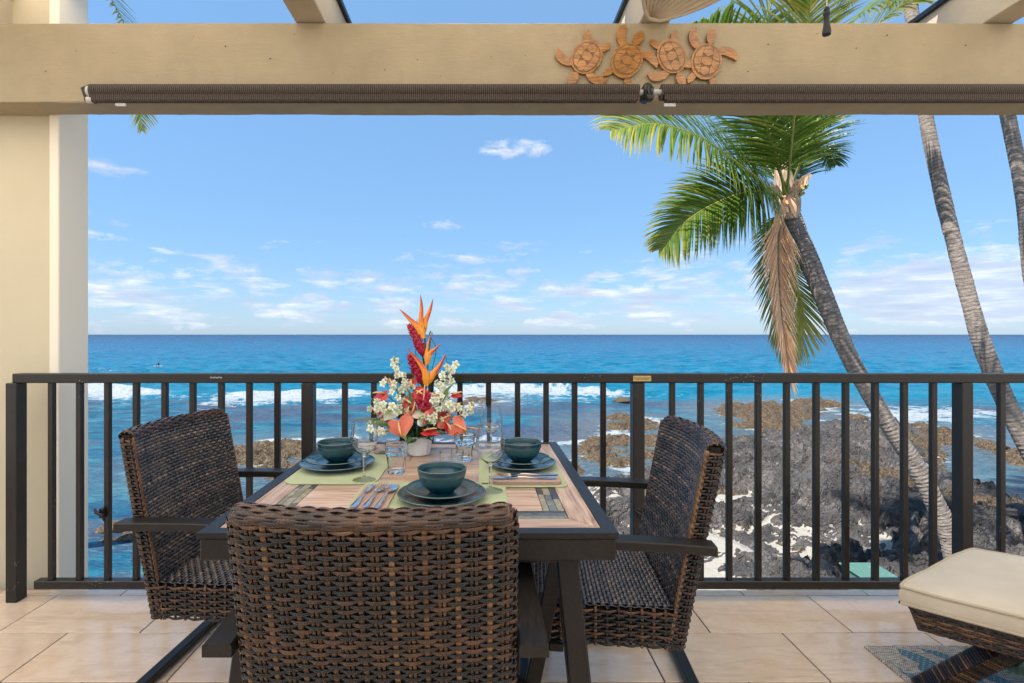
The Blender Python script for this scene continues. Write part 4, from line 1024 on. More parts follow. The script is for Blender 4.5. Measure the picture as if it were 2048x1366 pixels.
def build_chair():
    root = thing('wicker_chair', (0, 0, 0), 'x', 'chair')
    core = MB()       # the frame inside the weave, kept well behind the strands
    n = 12
    def slab(off0, off1, z0, z1, inset):
        vs = []
        for z in np.linspace(z0, z1, 6):
            for x in np.linspace(-W2+inset, W2-inset, n):
                yb = float(back_y(z, x)); vs.append((x, yb+off0, z)); vs.append((x, yb+off1, z))
        fs = []
        for a in range(5):
            for b in range(n-1):
                i = (a*n+b)*2; j = i+2; u = i+2*n; v_ = u+2
                fs += [(i, j, v_, u), (i+1, u+1, v_+1, j+1)]
            i = a*n*2; u = i+2*n; fs.append((i, u, u+1, i+1)); i = (a*n+n-1)*2; u = i+2*n; fs.append((i, i+1, u+1, u))
        for b in range(n-1):
            i = b*2; fs.append((i, i+1, i+3, i+2)); i = (5*n+b)*2; fs.append((i, i+2, i+3, i+1))
        core.add(vs, fs)
    slab(.010, TH-.012, ZB+.004, ZT-.014, .009)
    core.box((0, (YB0+YF)/2+.02, (ZB+SEATZ)/2-.004), (2*W2-.02, YF-YB0-.03, SEATZ-ZB-.022))
    core.build('inner_shell', M_CORE, root)
    # horizontal outer strands round the back
    S = np.linspace(0, U_LEN, 21*6+1); rp = .0092; nrow = int((ZT-.020-ZB)/rp)
    stake_t = [random.uniform(.55, .80) if k % 2 == 0 else random.uniform(.38, .6) for k in range(30)]
    for i in range(nrow):
        z = ZB+.004+i*rp; x, y, nx, ny = back_wrap(z, S)
        ph = math.pi*(S/PITCH)+(i % 2)*math.pi
        off = AMP*np.tanh(1.9*np.cos(ph))+.0015
        sag = -.0003*np.cos(ph)
        Pt = np.stack([x+nx*off, y+ny*off, np.full_like(x, z)+sag+random.uniform(-.0004, .0004)], 1); Nn = np.stack([nx, ny, np.zeros_like(nx)], 1)
        base = strip_tint(i); tint = base+.07*(vnoise(S*24+i*3.7, S*0, 3)-.5)
        V, Fq, t = strand(Pt, Nn, .0080*random.uniform(.85, 1.08), .0026, tint)
        link_mesh('back_strand', np_mesh('back_strand', V, Fq, M_WICKER, {'tint': t}), root)
    # stakes: up the back, over the rolled top and down the front
    for k in range(22):
        s0 = np.array([k*PITCH]); 
        if k*PITCH > U_LEN-.001: s0 = np.array([U_LEN-.001])
        zz = np.linspace(ZB, ZT-.022, nrow*2); pts = []; nr = []
        for q, z in enumerate(zz):
            x, y, nx, ny = back_wrap(z, s0)
            i = (z-ZB-.004)/rp; off = -AMP*.55*math.cos(math.pi*(k+i))+.0008
            pts.append((x[0]+nx[0]*off, y[0]+ny[0]*off, z)); nr.append((nx[0], ny[0], 0))
        on_back = 2 <= k <= 19
        if on_back:
            x0 = pts[-1][0]; r2 = TH/2-.002; yb = float(back_y(ZT-.022, x0))
            for a in np.linspace(0, math.pi, 13)[1:]:
                pts.append((x0, yb+r2-math.cos(a)*(r2+.001), ZT-.022+math.sin(a)*.0185)); nr.append((0, -math.cos(a), math.sin(a)))
        pts = np.array(pts); nr = np.array(nr, float)
        for dd in ((-.0042, .0042) if k % 2 else (0,)):
            p2 = pts.copy(); 
            if on_back: p2[:, 0] += dd
            else: p2[:, 1] += dd
            V, Fq, t = strand(p2, nr, .0072 if k % 2 else .0110, .0028, stake_t[k]+random.uniform(-.05, .05))
            link_mesh('back_stake', np_mesh('back_stake', V, Fq, M_WICKER, {'tint': t}), root)
    # rolled top edge: broad strands over and under the stakes
    for j, a in enumerate(np.linspace(.0, math.pi*1.0, 10)):
        X = np.linspace(-W2+.008, W2-.008, 18*6); r2 = TH/2
        ph = math.pi*((X+W2+rc)/PITCH)+(j % 2)*math.pi
        endr = np.clip((W2-np.abs(X))/.020, 0, 1)**.5
        off = .0026*np.cos(ph)+.0012
        yb = back_y(ZT-.022, X); Ny = -math.cos(a)*np.ones_like(X); Nz = math.sin(a)*np.ones_like(X)
        rr = r2+off; zz = ZT-.022+Nz*(.0185+off)*(.35+.65*endr); yy = yb+r2-.002+Ny*rr*(.45+.55*endr)
        Pt = np.stack([X, yy, zz], 1); Nn = np.stack([X*0, Ny, Nz], 1)
        V, Fq, t = strand(Pt, Nn, .0105, .0032, random.uniform(.46, .70)+.1*(vnoise(X*30+j, X*0, 4)-.5))
        link_mesh('top_strand', np_mesh('top_strand', V, Fq, M_WICKER, {'tint': t}), root)
    # fine weave on the sitting side of the back, and on the seat
    def fine(surf, nu, nv, step, U, Vv, name):
        parts = []; us = np.linspace(0, 1, nu*4+1)
        for j in range(nv):
            v = (j+.5)/nv; Pn = [surf(u, v) for u in us]; p = np.array([a for a, b in Pn]); nn = np.array([b for a, b in Pn])
            ph = math.pi*us*nu+(j % 2)*math.pi
            p = p+nn*(.0034*np.cos(ph)+.0016)[:, None]
            tt = (.66 if j % 5 == 2 else .42)+random.uniform(-.1, .14)
            parts.append(strand(p, nn, Vv/nv*.92, .0026, tt+.42*(_h(np.floor(us*nu/2+.25*(j % 2)*2), us*0+j, 7)-.5)))
        vs_ = np.linspace(0, 1, nv*2+1)
        for k in range(nu+1):
            u = min(max(k/nu, .004), .996); Pn = [surf(u, v) for v in vs_]; p = np.array([a for a, b in Pn]); nn = np.array([b for a, b in Pn])
            ph = math.pi*(vs_*nv-.5); p = p-nn*(.0018*np.cos(ph+math.pi*k)-.0004)[:, None]
            parts.append(strand(p, nn, U/nu*.62, .0022, random.uniform(.3, .55)))
        V, Fq, t = join(parts); o = link_mesh(name, np_mesh(name, V, Fq, M_WICKER_IN, {'tint': t}), root); o['kind'] = 'stuff'
    def s_front(u, v):
        x = (W2-.004)-(2*W2-.008)*u; z = SEATZ-.01+(ZT-.022-SEATZ+.01)*v
        return (x, float(back_y(z, x))+TH-.003, z), (0, .98, .18)
    fine(s_front, 31, 42, 0, 2*W2, ZT-.03-SEATZ, 'front_weave')
    def s_seat(u, v):
        x = -(W2-.004)+(2*W2-.008)*u; L = .40; d = v*(L+.045); y0 = YB0+TH-.02
        if d < L: z = SEATZ-.010*math.sin(math.pi*d/L)*(1-(x/W2)**2)-.004; return (x, y0+d, z), (0, 0, 1)
        a = (d-L)/.03; return (x, y0+L+.03*math.sin(min(a, 1.5)), SEATZ-.004-.03*(1-math.cos(min(a, 1.5)))), (0, math.sin(min(a, 1.5)), math.cos(min(a, 1.5)))
    fine(s_seat, 31, 36, 0, 2*W2, .445, 'seat_weave')
    # skirt of the seat: coarse rows round both sides and the front
    LS = YF-YB0+.0; tot = 2*LS+2*W2; parts = []; SS = np.linspace(0, tot, 42*6)
    def skirt(s_):
        if s_ < LS: return -W2, YB0+.02+(s_)*(YF-YB0-.02)/LS, -1, 0
        if s_ < LS+2*W2: return -W2+(s_-LS), YF, 0, 1
        return W2, YF-(s_-LS-2*W2)*(YF-YB0-.02)/LS, 1, 0
    for i in range(11):
        z = ZB+.006+i*.0092; A = np.array([skirt(q) for q in SS]); ph = math.pi*SS/(tot/42)+(i % 2)*math.pi; off = .0042*np.cos(ph)+.001
        Pt = np.stack([A[:, 0]+A[:, 2]*off, A[:, 1]+A[:, 3]*off, np.full(len(SS), z)], 1); Nn = np.stack([A[:, 2], A[:, 3], SS*0], 1)
        V, Fq, t = strand(Pt, Nn, .0084, .0032, strip_tint(i)+.1*(vnoise(SS*22+i, SS*0, 5)-.5))
        link_mesh('skirt_strand', np_mesh('skirt_strand', V, Fq, M_WICKER, {'tint': t}), root)
    parts = []
    for k in range(43):
        s0 = min(max(k*tot/42, .003), tot-.003); x, y, nx_, ny_ = skirt(s0); zz = np.linspace(ZB, SEATZ-.004, 23)
        off = -.002*np.cos(math.pi*(k+(zz-ZB-.006)/.0092)); p = np.stack([x+nx_*off, y+ny_*off, zz], 1)
        parts.append(strand(p, np.tile([nx_, ny_, 0.], (23, 1)), .0095, .0026, random.uniform(.4, .75)))
    V, Fq, t = join(parts); o = link_mesh('skirt_stakes', np_mesh('skirt_stakes', V, Fq, M_WICKER, {'tint': t}), root); o['kind'] = 'stuff'
    m = MB(); pts = [(sx*(W2+.002), 0, 0) for sx in (1,)]
    # welt down both front edges of the back
    for sx in (-1, 1):
        m = MB(); m.tube([(sx*(W2-.003), float(back_y(z, W2))+TH-.001, z) for z in np.linspace(SEATZ, ZT-.02, 30)], .0036, 6, tint=.7); m.build('edge_welt', M_WICKER, root, smooth=True)
    # metal: arms, uprights, runners
    for sx in (-1, 1):
        m = MB(); pts = [(-.262, .603), (-.10, .612), (.06, .612), (.185, .603)]
        for a, b in zip(pts, pts[1:]): pass
        vs = []; ys = np.linspace(-.262, .190, 14)
        for y in ys:
            z = .610-.005*((y+.02)/.22)**2; wv = .027
            for dx_, dz_ in ((-wv, -.012), (wv, -.012), (wv, .009), (wv-.003, .012), (-wv+.003, .012), (-wv, .009)): vs.append((sx*(W2+.034)+dx_, y, z+dz_))
        fs = [(i*6+k, (i+1)*6+k, (i+1)*6+(k+1) % 6, i*6+(k+1) % 6) for i in range(13) for k in range(6)]+[tuple(range(6)), tuple(78+k for k in range(6))[::-1]]
        m.add(vs, fs); m.build('arm', M_METAL, root)
        m = MB(); x = sx*(W2+.030)
        m.bar((x, .150, .602), (x, .200, .33), .022, .042, up=(0, 1, 0)); m.bar((x, .200, .33), (x, .262, .03), .022, .042, up=(0, 1, 0)); m.build('upright', M_METAL, root)
        m = MB(); m.bar((x, .275, .021), (x, -.285, .021), .044, .026, bev=.004); m.build('runner', M_METAL, root)
    m = MB(); m.bar((-.30, -.300, .021), (.30, -.300, .021), .040, .026, bev=.004); m.build('rear_runner', M_METAL, root)
    m = MB(); m.bar((-.275, .16, .297), (.275, .16, .297), .04, .02); m.bar((-.20, -.17, .300), (.20, -.17, .300), .03, .02); m.build('seat_support', M_METAL, root)
    m = MB(); m.bar((-.275, .255, .10), (.275, .255, .10), .03, .02); m.build('front_bar', M_METAL, root)
    return root
def place(root, x, y, rz, label):
    root.location = (x, y, 0); root.rotation_euler = (0, 0, R(rz)); root['label'] = label; root['group'] = 'wicker chairs round the dining table'
c0 = build_chair()
c1 = copy_tree(c0); c2 = copy_tree(c0)
place(c0, -.195, 1.190, 0, 'wicker armchair in the foreground seen from behind, its back pushed up to the table')
place(c1, .395, 1.690, 84, 'wicker armchair on the right side of the table, showing its seat and coarse woven edge')
place(c2, -.815, 1.815, -94.5, 'wicker armchair on the left side of the table, between the railing and the nearest chair')

# ---------------------------------------------------------------- chaise footstool and rug at the right
A = Vector((1.325, 1.635)); e1 = Vector((.77, -.64)).normalized(); e2 = Vector((.92, .39)).normalized(); e2 = (e2-e1*e2.dot(e1)*.25).normalized()
L1, L2 = .85, .60
def cpt(u, v, z): p = A+e1*(u*L1)+e2*(v*L2); return Vector((p.x, p.y, z))
ctr = cpt(.5, .5, 0)
rootc = thing('seat_cushion', (ctr.x, ctr.y, .27), 'cream canvas cushion with piped edges lying on the wicker footstool', 'cushion')
N = 34; vs = []; fs = []
def cush(u, v, top):
    # rounded corners in plan, puffed in the middle
    a, b = u*2-1, v*2-1; k = .10
    aa = a*math.sqrt(1-k*b*b*.5*abs(b)**4); bb = b*math.sqrt(1-k*a*a*.5*abs(a)**4)
    puffv = (1-a**4)*(1-b**4)
    p = cpt((aa+1)/2, (bb+1)/2, 0); wr = float(fbm(np.array([u*7.]), np.array([v*7.]), 3, 9)[0]-.5)*.006
    z = (.374+.016*puffv**.6+wr*1.6+.012*math.exp(-((u)/.12)**2)*0) if top else .322-.004*puffv
    return (p.x, p.y, z)
for top in (1, 0):
    for i in range(N+1):
        for j in range(N+1):
            # squeeze the samples to the edge so the seam is crisp
            u = .5-.5*math.cos(math.pi*i/N); v = .5-.5*math.cos(math.pi*j/N); vs.append(cush(u, v, top))
K = (N+1)**2
for i in range(N):
    for j in range(N):
        a = i*(N+1)+j; fs.append((a, a+1, a+N+2, a+N+1)); fs.append((K+a, K+a+N+1, K+a+N+2, K+a+1))
ring = [i*(N+1) for i in range(N)]+[N*(N+1)+j for j in range(N)]+[i*(N+1)+N for i in range(N, 0, -1)]+[j for j in range(N, 0, -1)]
k0 = len(vs); mids = []
for r_ in ring:
    t_, b_ = Vector(vs[r_]), Vector(vs[r_+K]); m_ = (t_+b_)/2; o_ = (m_-Vector((ctr.x, ctr.y, m_.z))).normalized()*.009; vs.append(tuple(m_+o_))
nr_ = len(ring)
for i in range(nr_):
    a, b = ring[i], ring[(i+1) % nr_]; ma, mb_ = k0+i, k0+(i+1) % nr_
    fs += [(b, a, ma, mb_), (mb_, ma, a+K, b+K)]
MB().add(vs, fs).build('cushion_body', M_CUSHION, rootc, auto=55)
for lev in (0, 1):
    m = MB(); pts = [Vector(vs[r_+(K if lev else 0)]) for r_ in ring]; pts = [p+(p-Vector((ctr.x, ctr.y, p.z))).normalized()*.003 for p in pts]
    m.tube(pts+pts[:1], .0048, 8, cap=False); m.build('piping', M_PIPING, rootc, smooth=True)
rf = thing('wicker_footstool', (ctr.x, ctr.y, 0), 'dark wicker footstool frame with splayed legs under the cream cushion', 'footstool')
def fs_box(z0, z1, ins0, ins1):
    q0 = [cpt(a, b, z1) for a, b in ((ins1, ins1), (1-ins1, ins1), (1-ins1, 1-ins1), (ins1, 1-ins1))]; q1 = [cpt(a, b, z0) for a, b in ((ins0, ins0), (1-ins0, ins0), (1-ins0, 1-ins0), (ins0, 1-ins0))]
    m = MB(); m.add(q1+q0, [(0, 3, 2, 1), (4, 5, 6, 7), (0, 1, 5, 4), (1, 2, 6, 5), (2, 3, 7, 6), (3, 0, 4, 7)]); return m
fs_box(.240, .306, .055, .035).build('frame_core', M_CORE, rf)
def wrap_rows(c4, z0, z1, ins0, ins1, rows, nstk, name):
    per = 2*(L1+L2); SS = np.linspace(0, 1, nstk*6+1)
    def at(s_, z):
        s_ = s_ % 1; ins = ins0+(ins1-ins0)*(z-z0)/(z1-z0); d = s_*per
        if d < L1: u, v, n_ = d/L1, 0, -e2
        elif d < L1+L2: u, v, n_ = 1, (d-L1)/L2, e1
        elif d < 2*L1+L2: u, v, n_ = 1-(d-L1-L2)/L1, 1, e2
        else: u, v, n_ = 0, 1-(d-2*L1-L2)/L2, -e1
        p = cpt(ins+(1-2*ins)*u, ins+(1-2*ins)*v, z); return (p.x, p.y, z), (n_.x, n_.y, 0)
    for i in range(rows):
        z = z0+(i+.5)*(z1-z0)/rows; AA = [at(q, z) for q in SS]; p = np.array([a for a, b in AA]); nn = np.array([b for a, b in AA], float)
        off = .0026*np.cos(math.pi*SS*nstk+(i % 2)*math.pi)+.002; V, Fq, t = strand(p+nn*off[:, None], nn, (z1-z0)/rows*.95, .0028, strip_tint(i)+.1+.16*(vnoise(SS*90+i, SS*0, 6)-.5))
        link_mesh('frame_strand', np_mesh('frame_strand', V-np.array(rf.location), Fq, M_WICKER, {'tint': t}), rf)
    parts = []
    for k in range(nstk):
        zz = np.linspace(z0, z1, 12); AA = [at(k/nstk, z) for z in zz]; p = np.array([a for a, b in AA]); nn = np.array([b for a, b in AA], float)
        parts.append(strand(p+nn*.001, nn, .010, .003, random.uniform(.35, .7)))
    V, Fq, t = join(parts); o = link_mesh('frame_stakes', np_mesh('frame_stakes', V-np.array(rf.location), Fq, M_WICKER, {'tint': t}), rf); o['kind'] = 'stuff'
wrap_rows(None, .240, .306, .055, .035, 8, 110, 'x')
# a woven top lip
m = MB()
for u0, u1, v0, v1 in ((.03, .97, .035, .035), (.035, .035, .03, .97), (.03, .97, .965, .965), (.965, .965, .03, .97)):
    for dz in (0,):
        n_ = 60
        m.tube([cpt(u0+(u1-u0)*i/n_, v0+(v1-v0)*i/n_, .310+.0012*math.sin(i*2.2)) for i in range(n_+1)], .0075, 7, tint=[.3+.35*random.random() for i in range(n_+1) for k in range(7)])
m.build('top_lip', M_WICKER, rf)
for (u, v, du, dv) in ((.30, .14, -.20, -.02), (.30, .86, -.20, .02), (.85, .14, .06, -.02), (.85, .86, .06, .02)):
    a, b = cpt(u, v, .235), cpt(u+du, v+dv, .0); m = MB()
    if u == .30 and v == .14: a, b = Vector((1.575, 1.53, .24)), Vector((1.455, 1.69, .0))
    m.bar(a, b+Vector((0, 0, .003)), .052, .040, up=(0, 1, 0)); leg_ = m.build('leg', M_CORE, rf)
    ax = (b-a); n_ = 34; hx = ax.normalized().orthogonal().normalized(); 
    m = MB(); pts = []; tt = []
    T_ = ax.normalized(); X_ = T_.cross(Vector((0, 1, 0))).normalized(); Y_ = T_.cross(X_)
    for i in range(n_*4+1):
        c = a+ax*(i/(n_*4)); cx_, cy_ = ((1, 1), (-1, 1), (-1, -1), (1, -1))[i % 4]; pts.append(c+X_*cx_*.030+Y_*cy_*.024)
    for i in range(n_*4): tt.append(random.uniform(.25, .75))
    for i in range(n_*4):
        m.bar(pts[i], pts[i+1], .0036, .0058, tint=tt[i], up=T_, bev=0)
    m.build('leg_wrap', M_WICKER, leg_)

rug = thing('patterned_rug', (2.0, 1.6, 0), 'greige woven outdoor rug with blue and green leaf motifs under the footstool', 'rug')
def f_rug(t):
    o = t.pos; x, y, z = t.sep(o)
    wx = t.math('SINE', t.math('MULTIPLY', x, 900.0)); wy = t.math('SINE', t.math('MULTIPLY', y, 620.0)); q = t.math('MULTIPLY', wx, wy)
    n = t.noise(t.scale(o, (6, 30, 1)), 6, 4); k = t.math('ADD', t.math('MULTIPLY', q, .18), n)
    return {'Base Color': t.ramp(k, [(.34, (0.1500, 0.1275, 0.1050)), (.5, (0.4050, 0.3525, 0.3000)), (.62, (0.6000, 0.5400, 0.4650))]), 'Normal': t.bump(q, .4, .002)}
M_RUG = material('rug_weave', rough=.9, fn=f_rug)
def f_motif(c1, c2):
    def f(t):
        o = t.pos; x, y, z = t.sep(o); d = t.voronoi(t.scale(o, (1, 1, 0), (0, 0, .78)), 62, rand=.1)
        return {'Base Color': t.mix(t.ramp(d, [(.14, 1.), (.24, 0.)]), c1, c2), 'Normal': t.bump(d, .3, .002)}
    return f
M_MBLUE = material('rug_blue', rough=.9, fn=f_motif((0.0840, 0.1750, 0.2170), (0.3640, 0.4480, 0.4620))); M_MGREEN = material('rug_green', rough=.9, fn=f_motif((0.1820, 0.2380, 0.1400), (0.3780, 0.4340, 0.3080)))
m = MB(); m.box((2.335, 1.23, .004), (1.79, 1.38, .007), bev=.002); m.build('rug_body', M_RUG, rug)
m = MB(); m.box((1.446, 1.23, .0045), (.018, 1.384, .0085), bev=.002); m.box((2.335, 1.917, .0045), (1.76, .012, .0085), bev=.002); m.build('bound_edge', M_RUG, rug)
MZ = 0
clipx = lambda q: [(max(u, 1.457+.0002*i), min(v, 1.909-.0002*i)) for i, (u, v) in enumerate(q)]
def motif(px, py, a, b, ang, mt):
    d = CAMZ*F/(py-CY); x, y = (px-CX)*d/F, d
    mm = MB(); global MZ; MZ += .00018; mm.prism(clipx(ell(x, y, a*.75, b*.75, R(ang), 22, lambda t: 1+.05*math.sin(5*t)-.12*(math.cos(t) > .8))), .0070, .0080+MZ, lambda u, v, w_: (u, v, w_)); mm.build('leaf_motif', mt, rug)
for a in ((1838, 1322, .085, .040, -58, M_MBLUE), (1887, 1316, .055, .026, -52, M_MBLUE), (1860, 1349, .035, .060, -10, M_MBLUE), (1786, 1340, .045, .026, -60, M_MBLUE), (1868, 1310, .05, .014, -35, M_MBLUE),
          (1925, 1352, .09, .04, -70, M_MBLUE), (1990, 1362, .06, .03, -40, M_MBLUE), (1830, 1362, .07, .035, -15, M_MBLUE), (1985, 1318, .13, .07, 10, M_MGREEN), (2050, 1345, .12, .06, -30, M_MGREEN), (1950, 1302, .05, .02, 0, M_MGREEN),
          (2030, 1305, .08, .035, 15, M_MBLUE), (2100, 1330, .09, .05, 30, M_MBLUE), (1900, 1400, .09, .05, 20, M_MGREEN), (1990, 1430, .1, .05, -50, M_MBLUE)): motif(*a)

# ================================================================ TABLEWARE
def lathe_thing(name, x, y, z, prof, mat, label, cat, group, n=56, parent=None, facet=None, auto=60, close=True):
    m = MB(); L = [0]
    for a, b in zip(prof, prof[1:]): L.append(L[-1]+math.hypot(b[0]-a[0], b[1]-a[1]))
    return m, L
# bowl: outer wall carries the embossed band (tint .3-.72), rim above .955
def bowl_part(x, y, z, s=1.0):
    out = [(.0, .0), (.028, .0), (.030, .004), (.034, .006), (.046, .020), (.057, .040), (.0635, .062), (.066, .082), (.0662, .086), (.0645, .0875), (.0625, .085), (.060, .064), (.053, .040), (.040, .020), (.020, .010), (0, .009)]
    tn = [0, 0, 0, .05, .18, .38, .60, .86, .97, .97, .97, .05, .05, .05, .05, .05]
    n = 72; o, t = [], []
    # resample finer
    for i in range(len(out)-1):
        for k in range(3):
            f = k/3; o.append((out[i][0]*(1-f)+out[i+1][0]*f, out[i][1]*(1-f)+out[i+1][1]*f)); t.append(tn[i]*(1-f)+tn[i+1]*f)
    o.append(out[-1]); t.append(tn[-1])
    m = MB(); m.lathe([(max(r_*s, .0003), h*s*.76) for r_, h in o], (x, y, z), n, tint=[q for q in t for _ in range(n)]); return m
def plate_part(x, y, z, r0):
    out = [(0, .0), (.45, .0), (.50, .002), (.72, .008), (.97, .016), (1.0, .0185), (.985, .0205), (.95, .0185), (.72, .0115), (.62, .0075), (.55, .0065), (0, .0060)]
    tn = [0, 0, 0, 0, 0, .97, .97, .80, .33, .22, .2, .1]
    o, t = [], []
    for i in range(len(out)-1):
        for k in range(3):
            f = k/3; o.append((out[i][0]*(1-f)+out[i+1][0]*f, out[i][1]*(1-f)+out[i+1][1]*f)); t.append(tn[i]*(1-f)+tn[i+1]*f)
    o.append(out[-1]); t.append(tn[-1]); n = 80
    m = MB(); m.lathe([(max(r_*r0, .0003), h) for r_, h in o], (x, y, z), n, tint=[q for q in t for _ in range(n)]); return m
MATH = .0022
for (x, y, r1, r2, rb, where) in ((-.108, 1.360, .118, .097, 1.0, 'at the front place setting nearest the foreground chair'), (-.479, 1.690, .121, .100, 1.0, 'at the left place setting'), (.130, 1.690, .112, .094, 1.0, 'at the right place setting')):
    for nm, m, lab, cat, gp in (('dinner_plate', plate_part(x, y, TZ+MATH, r1), 'large teal glazed dinner plate '+where, 'plate', 'large teal dinner plates'),
                      ('salad_plate', plate_part(x, y, TZ+MATH+.0125, r2), 'smaller teal plate '+where.replace(' nearest the foreground chair', '')+', on the large one', 'plate', 'smaller teal plates')):
        o = m.build(nm, M_CERAMIC, None, smooth=True, origin=(x, y, TZ+MATH)); tagit(o, lab, cat, gp)
    o = bowl_part(x, y, TZ+MATH+.0185, rb).build('bowl', M_CERAMIC, None, smooth=True, origin=(x, y, TZ+MATH+.02)); tagit(o, 'teal embossed bowl on its plates '+where, 'bowl', 'teal bowls')

def sheet(name, outline_fn, x0, x1, y0, y1, z, mat, label, cat, group=None, rz=0, wav=.0007, th=.0016, corner=.02, tilt=None):
    nu, nv = 36, 30; cx_, cy_ = (x0+x1)/2, (y0+y1)/2; vs = []
    for lay in (0, 1):
        for i in range(nu+1):
            for j in range(nv+1):
                a, b = i/nu*2-1, j/nv*2-1; hx, hy = (x1-x0)/2, (y1-y0)/2
                # rounded rectangle
                x, y = a*hx, b*hy; qx, qy = abs(x)-(hx-corner), abs(y)-(hy-corner)
                if qx > 0 and qy > 0:
                    m_ = max(qx, qy); l = math.hypot(qx, qy); s_ = m_/l; x = math.copysign(hx-corner+qx*s_, x); y = math.copysign(hy-corner+qy*s_, y)
                c_, s2 = math.cos(rz), math.sin(rz); X_, Y_ = cx_+x*c_-y*s2, cy_+x*s2+y*c_
                w_ = (float(fbm(np.array([X_*14.]), np.array([Y_*14.]), 2, 33)[0])-.3)*wav*2
                vs.append((X_, Y_, z+max(w_, 0)+(th if lay else 0)))
    K = (nu+1)*(nv+1); fs = []
    for i in range(nu):
        for j in range(nv):
            a = i*(nv+1)+j; fs.append((K+a, K+a+nv+1, K+a+nv+2, K+a+1)); fs.append((a, a+1, a+nv+2, a+nv+1))
    ring = [i*(nv+1) for i in range(nu)]+[nu*(nv+1)+j for j in range(nv)]+[i*(nv+1)+nv for i in range(nu, 0, -1)]+[j for j in range(nv, 0, -1)]
    for a, b in zip(ring, ring[1:]+ring[:1]): fs.append((a, b, b+K, a+K))
    o = MB().add(vs, fs).build(name, mat, None, origin=(cx_, cy_, z), auto=50); return tagit(o, label, cat, group)
GPm = 'green placemats'
sheet('placemat', None, -.345, .066, 1.215, 1.515, TZ, M_MAT, 'pale green cloth placemat under the front place setting', 'placemat', GPm, corner=.012)
sheet('placemat', None, -.595, -.315, 1.495, 1.865, TZ, M_MAT, 'green cloth placemat under the left plates and wine glass', 'placemat', GPm, corner=.05)
sheet('placemat', None, -.012, .250, 1.468, 1.865, TZ, M_MAT, 'green cloth placemat under the right plates', 'placemat', GPm, corner=.03)
GN = 'brown folded napkins'
sheet('napkin', None, -.335, -.240, 1.225, 1.478, TZ+.0024, M_NAPKIN, 'brown folded napkin under knife, fork and spoon at the front setting', 'napkin', GN, rz=R(0), corner=.006, th=.004)
sheet('napkin', None, .030, .232, 1.482, 1.566, TZ+.0024, M_NAPKIN, 'thick brown folded napkin on the right placemat', 'napkin', GN, rz=R(0), corner=.02, th=.009)
sheet('napkin', None, -.40, -.30, 1.88, 2.00, TZ+.0006, M_NAPKIN, 'brown folded napkin at the far side of the table behind the tumbler', 'napkin', GN, corner=.006, th=.004)
# cutlery, drawn along +y with the bowl/tines end far, then placed
def cut_strip(m, pts, hw, th, z):
    """pts: y positions, hw: half width per point, z: centre height per point"""
    vs = []
    for y, w_, zz in zip(pts, hw, z):
        vs += [(-w_, y, zz), (-w_*.5, y, zz+th*.7), (w_*.5, y, zz+th*.7), (w_, y, zz), (0, y, zz-th*.5)]
    n = len(pts); fs = [(i*5+k, (i+1)*5+k, (i+1)*5+(k+1) % 5, i*5+(k+1) % 5) for i in range(n-1) for k in range(5)]+[tuple(range(5)), tuple((n-1)*5+k for k in range(5))[::-1]]
    m.add(vs, fs)
def cutlery(kind, x, y, z, rz, label, group):
    root = thing(kind, (x, y, z), label, kind, group, rz=0)
    parts = []
    m = MB(); Y = [-.095, -.092, -.08, -.05, -.01, .0, .01, .02]; H = [.004, .0075, .0095, .0075, .0038, .003, .003, .003]; Z = [.002, .002, .002, .0025, .005, .006, .006, .006]
    cut_strip(m, Y, H, .0022, Z); parts.append(('handle', m))
    if kind == 'knife':
        m = MB(); cut_strip(m, [.02, .03, .06, .085, .098, .101], [.003, .0085, .0092, .0090, .005, .001], .0012, [.005, .004, .003, .003, .003, .003]); parts.append(('blade', m))
    elif kind == 'fork':
        m = MB(); cut_strip(m, [.02, .032, .042, .052], [.003, .009, .0125, .0128], .0014, [.006, .004, .003, .003])
        parts.append(('fork_head', m))
        for k in range(4):
            m2 = MB(); xx = -.0107+k*.0071
            m2.tube([(xx, .050, .003), (xx, .066, .0025), (xx, .082, .0045), (xx, .094, .0085)], [.0017, .0016, .0014, .0008], 6); parts.append(('tine', m2))
    else:
        m = MB(); n, q = 24, 8; vs = []; fs = []
        for lay in (0, 1):
            for i in range(q+1):
                for k in range(n):
                    a = 2*math.pi*k/n; r_ = i/q; px_ = math.cos(a)*.0185*r_; py_ = .057+math.sin(a)*.033*r_*(1-.0*math.cos(a))
                    vs.append((px_, py_, .006-.0065*(1-r_**2)-(.0010 if lay == 0 else 0)))
        K = (q+1)*n
        for i in range(q):
            for k in range(n):
                a, b = i*n+k, i*n+(k+1) % n; fs += [(K+a, K+b, K+b+n, K+a+n)] if i else [(K+a, K+b+n, K+a+n)]; fs += [(a, a+n, b+n, b)] if i else [(a, a+n, b+n)]
        for k in range(n): a, b = q*n+k, q*n+(k+1) % n; fs.append((a, b, K+b, K+a))
        m.add(vs, fs); parts.append(('spoon_bowl', m))
    c_, s_ = math.cos(rz), math.sin(rz)
    for nm, mm in parts:
        mm.v = [(x+a*c_-b*s_, y+a*s_+b*c_, z+h) for a, b, h in mm.v]; mm.build(nm, M_STEEL, root, auto=50)
zc = TZ+.0024+.004+.0016
cutlery('knife', -.318, 1.365, zc, R(-3), 'steel knife on the brown napkin, leftmost of the three in front', 'knives')
cutlery('fork', -.288, 1.365, zc, R(-3), 'steel fork between knife and spoon on the front napkin', 'forks')
cutlery('spoon', -.258, 1.360, zc, R(-3), 'steel spoon beside the fork on the front napkin', 'spoons')
zc2 = TZ+.0024+.009+.0015
cutlery('fork', .135, 1.545, zc2+.0003, R(94), 'steel fork lying crosswise on the thick napkin at the right setting', 'forks')
cutlery('knife', .125, 1.512, zc2, R(90), 'steel knife lying crosswise in front of the fork at the right setting', 'knives')
